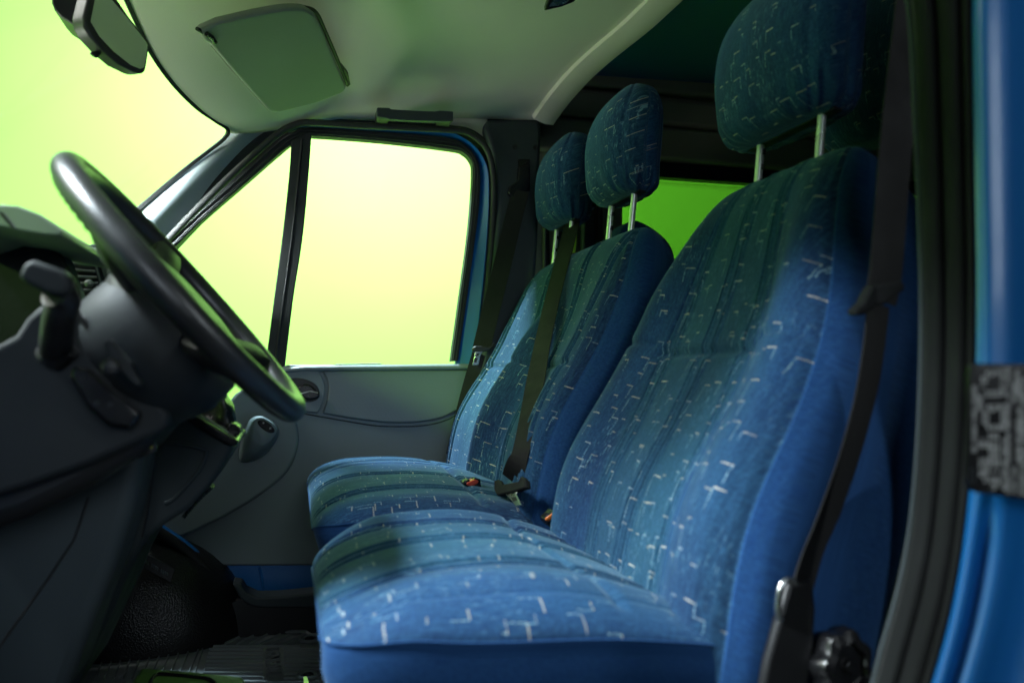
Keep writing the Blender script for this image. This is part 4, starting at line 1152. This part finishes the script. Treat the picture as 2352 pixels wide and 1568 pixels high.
prism('radio_buttons', [P(x, y, 1.346) for x, y in ((248, 618), (270, 624), (264, 632), (244, 628))], (0, .004, 0), M['steel'], dash, bevel=.001)
tube('dash_trim_line', [P(x, y, 1.356) for x, y in ((226, 582), (262, 597), (290, 616), (300, 630))], .002, M['black'], dash, n=6)
# far dash top, round end by the passenger pillar
fd = [(170, 575), (186, 562), (210, 558), (236, 560), (262, 572), (284, 592), (300, 620), (310, 700), (300, 900), (170, 900)]
prism('dash_top_end', [P(x, y, 1.66) for x, y in fd], (0, .42, 0), M['greyd'], dash, bevel=.02, seg=5)
# passenger side dash body beneath, hidden from the driver's door by wheel and console
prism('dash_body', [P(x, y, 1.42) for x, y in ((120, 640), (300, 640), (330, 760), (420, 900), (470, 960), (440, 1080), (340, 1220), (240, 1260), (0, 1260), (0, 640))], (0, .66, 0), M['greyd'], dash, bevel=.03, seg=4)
# centre console side
con = [(372, 925), (430, 955), (500, 1000), (536, 1020), (534, 1033), (511, 1074), (480, 1120), (434, 1169), (378, 1204), (340, 1234), (294, 1316), (264, 1391), (227, 1467), (170, 1590), (-140, 1590), (-140, 1000), (200, 960)]
cn = prism('centre_console', [P(x, y, 1.22) for x, y in con], (0, .20, 0), M['greyd'], dash, bevel=.018, seg=5)
# console trim rail and gaiter surround
tr = [(380, 915), (440, 948), (500, 984), (530, 1002), (546, 1010), (548, 1020), (532, 1026), (512, 1018), (440, 972), (385, 940)]
cr = prism('console_rail', [P(x, y, 1.212) for x, y in tr], (0, .20, 0), M['gloss'], dash, bevel=.005, seg=3)
tube('rail_edge', [P(x, y, 1.24) for x, y in ((440, 942), (470, 960), (500, 978), (524, 994))], .0022, M['dashtop'], dash, n=8)
hk = [(526, 972), (540, 973), (550, 980), (554, 992), (550, 999), (541, 998), (536, 1006), (540, 1012), (536, 1018), (522, 1014), (520, 990)]
prism('cup_holder_hook', [P(x, y, 1.25) for x, y in hk], (0, .05, 0), M['gloss'], dash, bevel=.005, seg=3)
# embossed console pocket
ep = sp2([(380, 1016), (430, 1022), (470, 1032), (474, 1040), (462, 1072), (430, 1112), (398, 1146), (378, 1156)], 5)
tube('pocket_emboss', [P(x, y, 1.219) for x, y in ep], .0032, M['greyd'], cn, n=10)
tube('panel_gap', [P(x, y, 1.219) for x, y in ((360, 960), (356, 1010), (350, 1100), (338, 1180), (326, 1232))], .0016, M['black'], cn, n=6)
for k in range(13):
    f = k / 12; x = 484 - 62 * f - 4 * math.sin(f * 3); y = 1118 + 66 * f
    prism('vent_rib', [P(x - 2.2, y - 1, 1.30), P(x + 5, y + 5, 1.30), P(x + 3.2, y + 7.5, 1.30), P(x - 4, y + 1.6, 1.30)], (0, .04, 0), M['greyd'], cn, bevel=.0006)
# driver's knee panel, nearest and darkest
kp = [(-160, 1185), (0, 1196), (140, 1140), (250, 1070), (328, 1000), (322, 1080), (300, 1180), (262, 1300), (214, 1420), (150, 1600), (-160, 1600)]
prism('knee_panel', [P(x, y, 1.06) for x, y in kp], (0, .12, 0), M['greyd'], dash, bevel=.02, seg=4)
tube('panel_gap', [P(x, y, 1.0595) for x, y in ((205, 1140), (170, 1240), (110, 1330), (30, 1440), (-40, 1540))], .0014, M['black'], dash, n=6)
box('lower_firewall', (-.52, 1.4, .2), (.1, 1.6, .5), M['black'], dash)

# gear lever
gl = thing('gear_lever', 'black leather gear lever gaiter on the console below the steering wheel', 'gear lever', tuple(P(490, 960, 1.32)))
ga = [(434, 946), (446, 918), (462, 896), (480, 884), (500, 880), (516, 892), (522, 908), (532, 918), (536, 950), (534, 972), (512, 984), (470, 966)]
def ringp(cx_, cy_, rx, ry, Y, k=28, j=0.0, seed=0):
    return [P(cx_ + rx * math.cos(2 * math.pi * i / k) * (1 + j * math.sin(5 * 2 * math.pi * i / k + seed)), cy_ + ry * math.sin(2 * math.pi * i / k), Y - .05 * math.sin(2 * math.pi * i / k + .5)) for i in range(k)]
loft('gaiter', [ringp(486, 972, 58, 22, 1.34), ringp(488, 958, 54, 20, 1.34, j=.05), ringp(492, 944, 44, 17, 1.34, j=.12, seed=1), ringp(496, 930, 40, 15, 1.34, j=.04, seed=2), ringp(494, 916, 30, 12, 1.34, j=.15, seed=3), ringp(497, 905, 24, 9, 1.34)], M['gloss'], gl)
loft('lever_boot', [ringp(496, 906, 22, 8, 1.34), ringp(497, 900, 26, 8, 1.34), ringp(496, 894, 22, 8, 1.34), ringp(494, 888, 17, 7, 1.34), ringp(492, 880, 18, 7, 1.34), ringp(488, 872, 14, 6, 1.34)], M['black'], gl)
tube('lever', [P(490, 880, 1.34), P(470, 820, 1.34), P(462, 790, 1.34)], .007, M['black'], gl, n=12)
lathe('knob', P(462, 792, 1.34), P(452, 740, 1.34) - P(462, 792, 1.34), [(.010, 0), (.018, .01), (.022, .03), (.018, .045), (.006, .05)], M['gloss'], gl, n=24)

# ================================================================== REAR VIEW MIRROR
mir = thing('rear_view_mirror', 'dark framed rear view mirror with a tab, hanging at the top left', 'mirror', tuple(P(270, 80, 1.42)))
MP = P(275, 90, 1.42); MN = Vector((.64, -.74, .08)).normalized()
mo = [(215, -40), (203, -2), (193, 38), (195, 62), (210, 86), (241, 120), (275, 148), (310, 165), (325, 170), (335, 166), (339, 148), (345, 106), (341, 93), (296, 36), (258, -20), (240, -45)]
mg = [(222, -36), (218, 0), (208, 50), (228, 84), (261, 119), (300, 150), (322, 159), (331, 155), (335, 138), (339, 104), (335, 96), (303, 54), (255, -2), (236, -34)]
prism('housing', [PP(x, y, MP, MN) for x, y in mo], tuple(-MN * .024 + Vector((-.008, 0, .003))), M['black'], mir, bevel=.005, seg=4)
prism('mirror_glass', [PP(x, y, MP + MN * .0012, MN) for x, y in mg], tuple(-MN * .002), M['mirror'], mir, bevel=0)
prism('dip_tab', [PP(x, y, MP - MN * .012, MN) for x, y in ((209, 119), (212, 126), (225, 133), (238, 120), (250, 124), (246, 112), (232, 114))], tuple(-MN * .006), M['black'], mir, bevel=.002)
prism('mount', [P(x, y, 1.50) for x, y in ((117, -40), (118, 6), (124, 22), (140, 40), (160, 52), (182, 70), (205, 84), (214, 80), (230, 30), (230, -40))], (0, .08, 0), M['black'], mir, bevel=.010, seg=3)
prism('sensor_edge', [P(x, y, 1.56) for x, y in ((112, -30), (122, 14), (140, 44), (158, 60), (166, 58), (130, -30))], (0, .03, 0), M['greyd'], mir, bevel=.004)
tube('arm', [P(205, 30, 1.47), P(182, 34, 1.53)], .012, M['black'], mir, n=14)

# ================================================================== SUN VISOR
vis = thing('sun_visor', 'folded grey sun visor under the passenger side headliner', 'sun visor', tuple(P(620, 140, 1.8)))
VA, VB, VC = P(637, 258, 1.93), P(455, 72, 1.60), P(797, 200, 1.92)
VN = (VB - VA).cross(VC - VA).normalized()
if VN.z > 0: VN = -VN
vo = round_poly([PP(x, y, VA, VN) for x, y in ((456, 74), (500, 54), (585, 34), (660, 21), (700, 22), (722, 32), (740, 66), (797, 203), (788, 214), (720, 240), (640, 260), (618, 257), (540, 170), (484, 104), (470, 96))], [.008, 0, 0, .02, .03, .03, 0, .012, .01, 0, .01, .01, 0, .004, .004])
vb = prism('panel', vo, tuple(-VN * .018), M['visor'], vis, bevel=.007, seg=4)
tube('edge_welt', smooth_poly([PP(x, y, VA + VN * .0006, VN) for x, y in ((484, 106), (540, 172), (618, 258))], 3, False), .0012, M['lining'], vb, n=6)
tube('shadow_welt', smooth_poly([PP(x, y, VA - VN * .012, VN) for x, y in ((458, 72), (500, 50), (585, 30), (660, 17), (702, 18), (726, 30), (744, 66), (780, 150), (798, 196))], 5, False), .0045, M['black'], vb, n=8)  # black tube draws the gap shadow and dark piping round the visor
hp = [PP(x, y, VA + VN * .004, VN) for x, y in ((474, 78), (486, 86), (494, 98), (502, 84))]
tube('hinge', hp[:3], .005, M['gloss'], vis, n=12)
tube('axle', [PP(x, y, VA - VN * .004, VN) for x, y in ((452, 66), (474, 80), (492, 92))], .004, M['black'], vis, n=10)
prism('catch', [PP(x, y, VA - VN * .012, VN) for x, y in ((786, 150), (800, 168), (806, 196), (796, 200))], tuple(-VN * .01), M['black'], vis, bevel=.002)

# ================================================================== GRAB HANDLE
gh = thing('grab_handle', 'dark grey grab handle above the passenger window', 'grab handle', tuple(P(953, 262, 2.02)))
top_ = [(866, 247), (895, 248), (900, 251), (950, 254), (1000, 256), (1010, 254), (1041, 256)]
bot_ = [(866, 268), (895, 273), (902, 274), (950, 277), (1000, 278), (1010, 279), (1041, 278)]
ribbon('bar', [P(x, y, 1.985) for x, y in top_], [P(x, y, 1.985) for x, y in bot_], .016, M['greyd'], gh, bevel=.004, n=2)
for xs_ in ((866, 897), (1008, 1041)):
    f = (xs_[0] - 866) / 175 * 10
    prism('end_cap', [P(xs_[0], 246 + f, 1.990), P(xs_[1], 247 + f, 1.990), P(xs_[1], 270 + f * .8, 1.990), P(xs_[0], 267 + f * .9, 1.990)], (0, .06, 0), M['black'], gh, bevel=.004)

# reading lamp and roof console bits at the very top
rl = thing('reading_lamp', 'small dark framed roof lamp at the top edge beside the headliner lip', 'lamp', tuple(P(1285, 8, 1.62)))
LP = P(1285, 8, 1.50); LN = Vector((0, -.25, -1)).normalized()
prism('frame', [PP(x, y, LP, LN) for x, y in ((1250, 26), (1254, 12), (1268, -8), (1345, -20), (1318, 6), (1290, 17))], tuple(-LN * .01), M['gloss'], rl, bevel=.002)
prism('lens', [PP(x, y, LP + LN * .001, LN) for x, y in ((1262, 16), (1270, 0), (1320, -10), (1300, 8), (1284, 13))], tuple(-LN * .002), M['steel'], rl, bevel=0)

# ================================================================== FLOOR MATS
mat_ = thing('floor_mat', 'ribbed black rubber mat on the passenger side floor, with raised letters', 'floor mat', tuple(PZ(500, 1500, .004)))
def FZ(x, y, z=.0): return PZ(x, y, z)
mo_ = [(235, 1443), (478, 1443), (492, 1450), (702, 1450), (712, 1457), (760, 1457), (800, 1640), (60, 1640), (120, 1568)]
prism('mat', [FZ(x, y, .006) for x, y in mo_], (0, 0, -.008), M['mat'], mat_, bevel=.002)
rimp = [FZ(x, y, .010) for x, y in ((130, 1560), (180, 1500), (240, 1444), (478, 1443), (492, 1450), (702, 1450), (714, 1458), (770, 1458))]
tube('mat_rim', rimp, .005, M['mat'], mat_, n=10)
vs = []; fs = []
def ribz(a, b, wpx=1.4, z=.009):
    p, q = FZ(*a, .006), FZ(*b, .006); d = (q - p).normalized(); sd = Vector((-d.y, d.x, 0)) * .0022
    n = len(vs); up = Vector((0, 0, .0050))
    vs.extend([p - sd, p + sd, q + sd, q - sd, p - sd * .5 + up, p + sd * .5 + up, q + sd * .5 + up, q - sd * .5 + up])
    fs.extend([(n + 4, n + 5, n + 6, n + 7), (n, n + 1, n + 5, n + 4), (n + 1, n + 2, n + 6, n + 5), (n + 2, n + 3, n + 7, n + 6), (n + 3, n, n + 4, n + 7)])
for k in range(13):      # right block: long ribs, gap for the letters
    y = 1492 + k * 8.6 + k * k * .12; xl_ = 481 - k * 2.2
    if 1480 < y < 1560: ribz((xl_, y), (604, y)); ribz((652, y), (742, y))
    else: ribz((xl_, y), (742, y))
for k in range(9):       # slanting ribs along the top of the block
    x = 490 + k * 27; ribz((x, 1479), (x + 46, 1457))
ribz((478, 1452), (440, 1568)); ribz((481, 1485), (690, 1485))
for k in range(11):      # left block: broad slanting ribs
    x = 262 + k * 21; ribz((x, 1452), (x - 44 - 6 * k * 0, 1560))
ribz((250, 1452), (470, 1452))
mesh('mat_ribs', vs, fs, M['mat'], mat_, smooth=False)
for x, y in ((711, 1466), (708, 1549)):
    c0 = FZ(x, y, .010); rr = [c0 + Vector((math.cos(a) * .022, math.sin(a) * .022, 0)) for a in [i * math.pi / 12 for i in range(24)]]
    tube('eyelet', rr, .0045, M['mat'], mat_, n=10, closed=True)
    lathe('eyelet_stud', c0 + Vector((0, 0, -.004)), (0, 0, 1), [(.012, 0), (.011, .006), (.006, .009)], M['black'], mat_, n=20)
def text(name, body, loc, ux, uy, size, m, parent, ext=.0015):
    cu = bpy.data.curves.new(name, 'FONT'); cu.body = body; cu.size = size; cu.extrude = ext; cu.align_x = 'CENTER'; cu.align_y = 'CENTER'
    o = bpy.data.objects.new(name, cu); COL.objects.link(o)
    bpy.context.view_layer.update()
    me = bpy.data.meshes.new_from_object(o.evaluated_get(bpy.context.evaluated_depsgraph_get())); me.name = name
    COL.objects.unlink(o); bpy.data.objects.remove(o)
    me.materials.clear(); me.materials.append(m)
    ux = Vector(ux).normalized(); uy = Vector(uy).normalized(); uz = ux.cross(uy)
    T = Matrix((ux, uy, uz)).transposed().to_4x4(); T.translation = Vector(loc)
    me.transform(T)
    o = bpy.data.objects.new(name, me); COL.objects.link(o)
    if parent is not None:
        o.parent = parent; pl = Vector(parent.location)
        for v in me.vertices: v.co -= pl
    return o
a, b = FZ(632, 1548, .008), FZ(626, 1488, .008)
text('raised_letters', 'TRANSIT', (a + b) / 2, b - a, Vector((0, 0, 1)).cross(b - a), (b - a).length * .27, M['mat'], mat_, .004)
# storage lid low in the foreground, reflected green light put into its olive colour, with a black framed recess
ol = thing('storage_lid', 'lid with reflected green light painted into its colour and a black framed recess at the bottom left', 'storage lid', tuple(P(430, 1560, 1.45)))
q0 = P(430, 1535, 1.45)
lid = [PZ(x, y, q0.z) for x, y in ((324, 1531), (440, 1539), (556, 1551), (600, 1600), (640, 1660), (240, 1660))]
prism('lid', lid, (0, 0, -.03), M['olive'], ol, bevel=.006)
tube('recess_frame', smooth_poly([PZ(x, y, q0.z + .001) for x, y in ((330, 1640), (344, 1572), (354, 1553), (372, 1548), (450, 1555), (484, 1562), (510, 1590))], 5, False), .0035, M['gloss'], ol, n=8)
lt = prism('webbing_tag', [PZ(x, y, .03) for x, y in ((697, 1558), (704, 1556), (708, 1566), (712, 1600), (700, 1600))], (0, 0, .004), M['lime'], None, bevel=0)
tagk(lt, 'tiny lime green tag on the floor beside the driver cushion', 'tag')
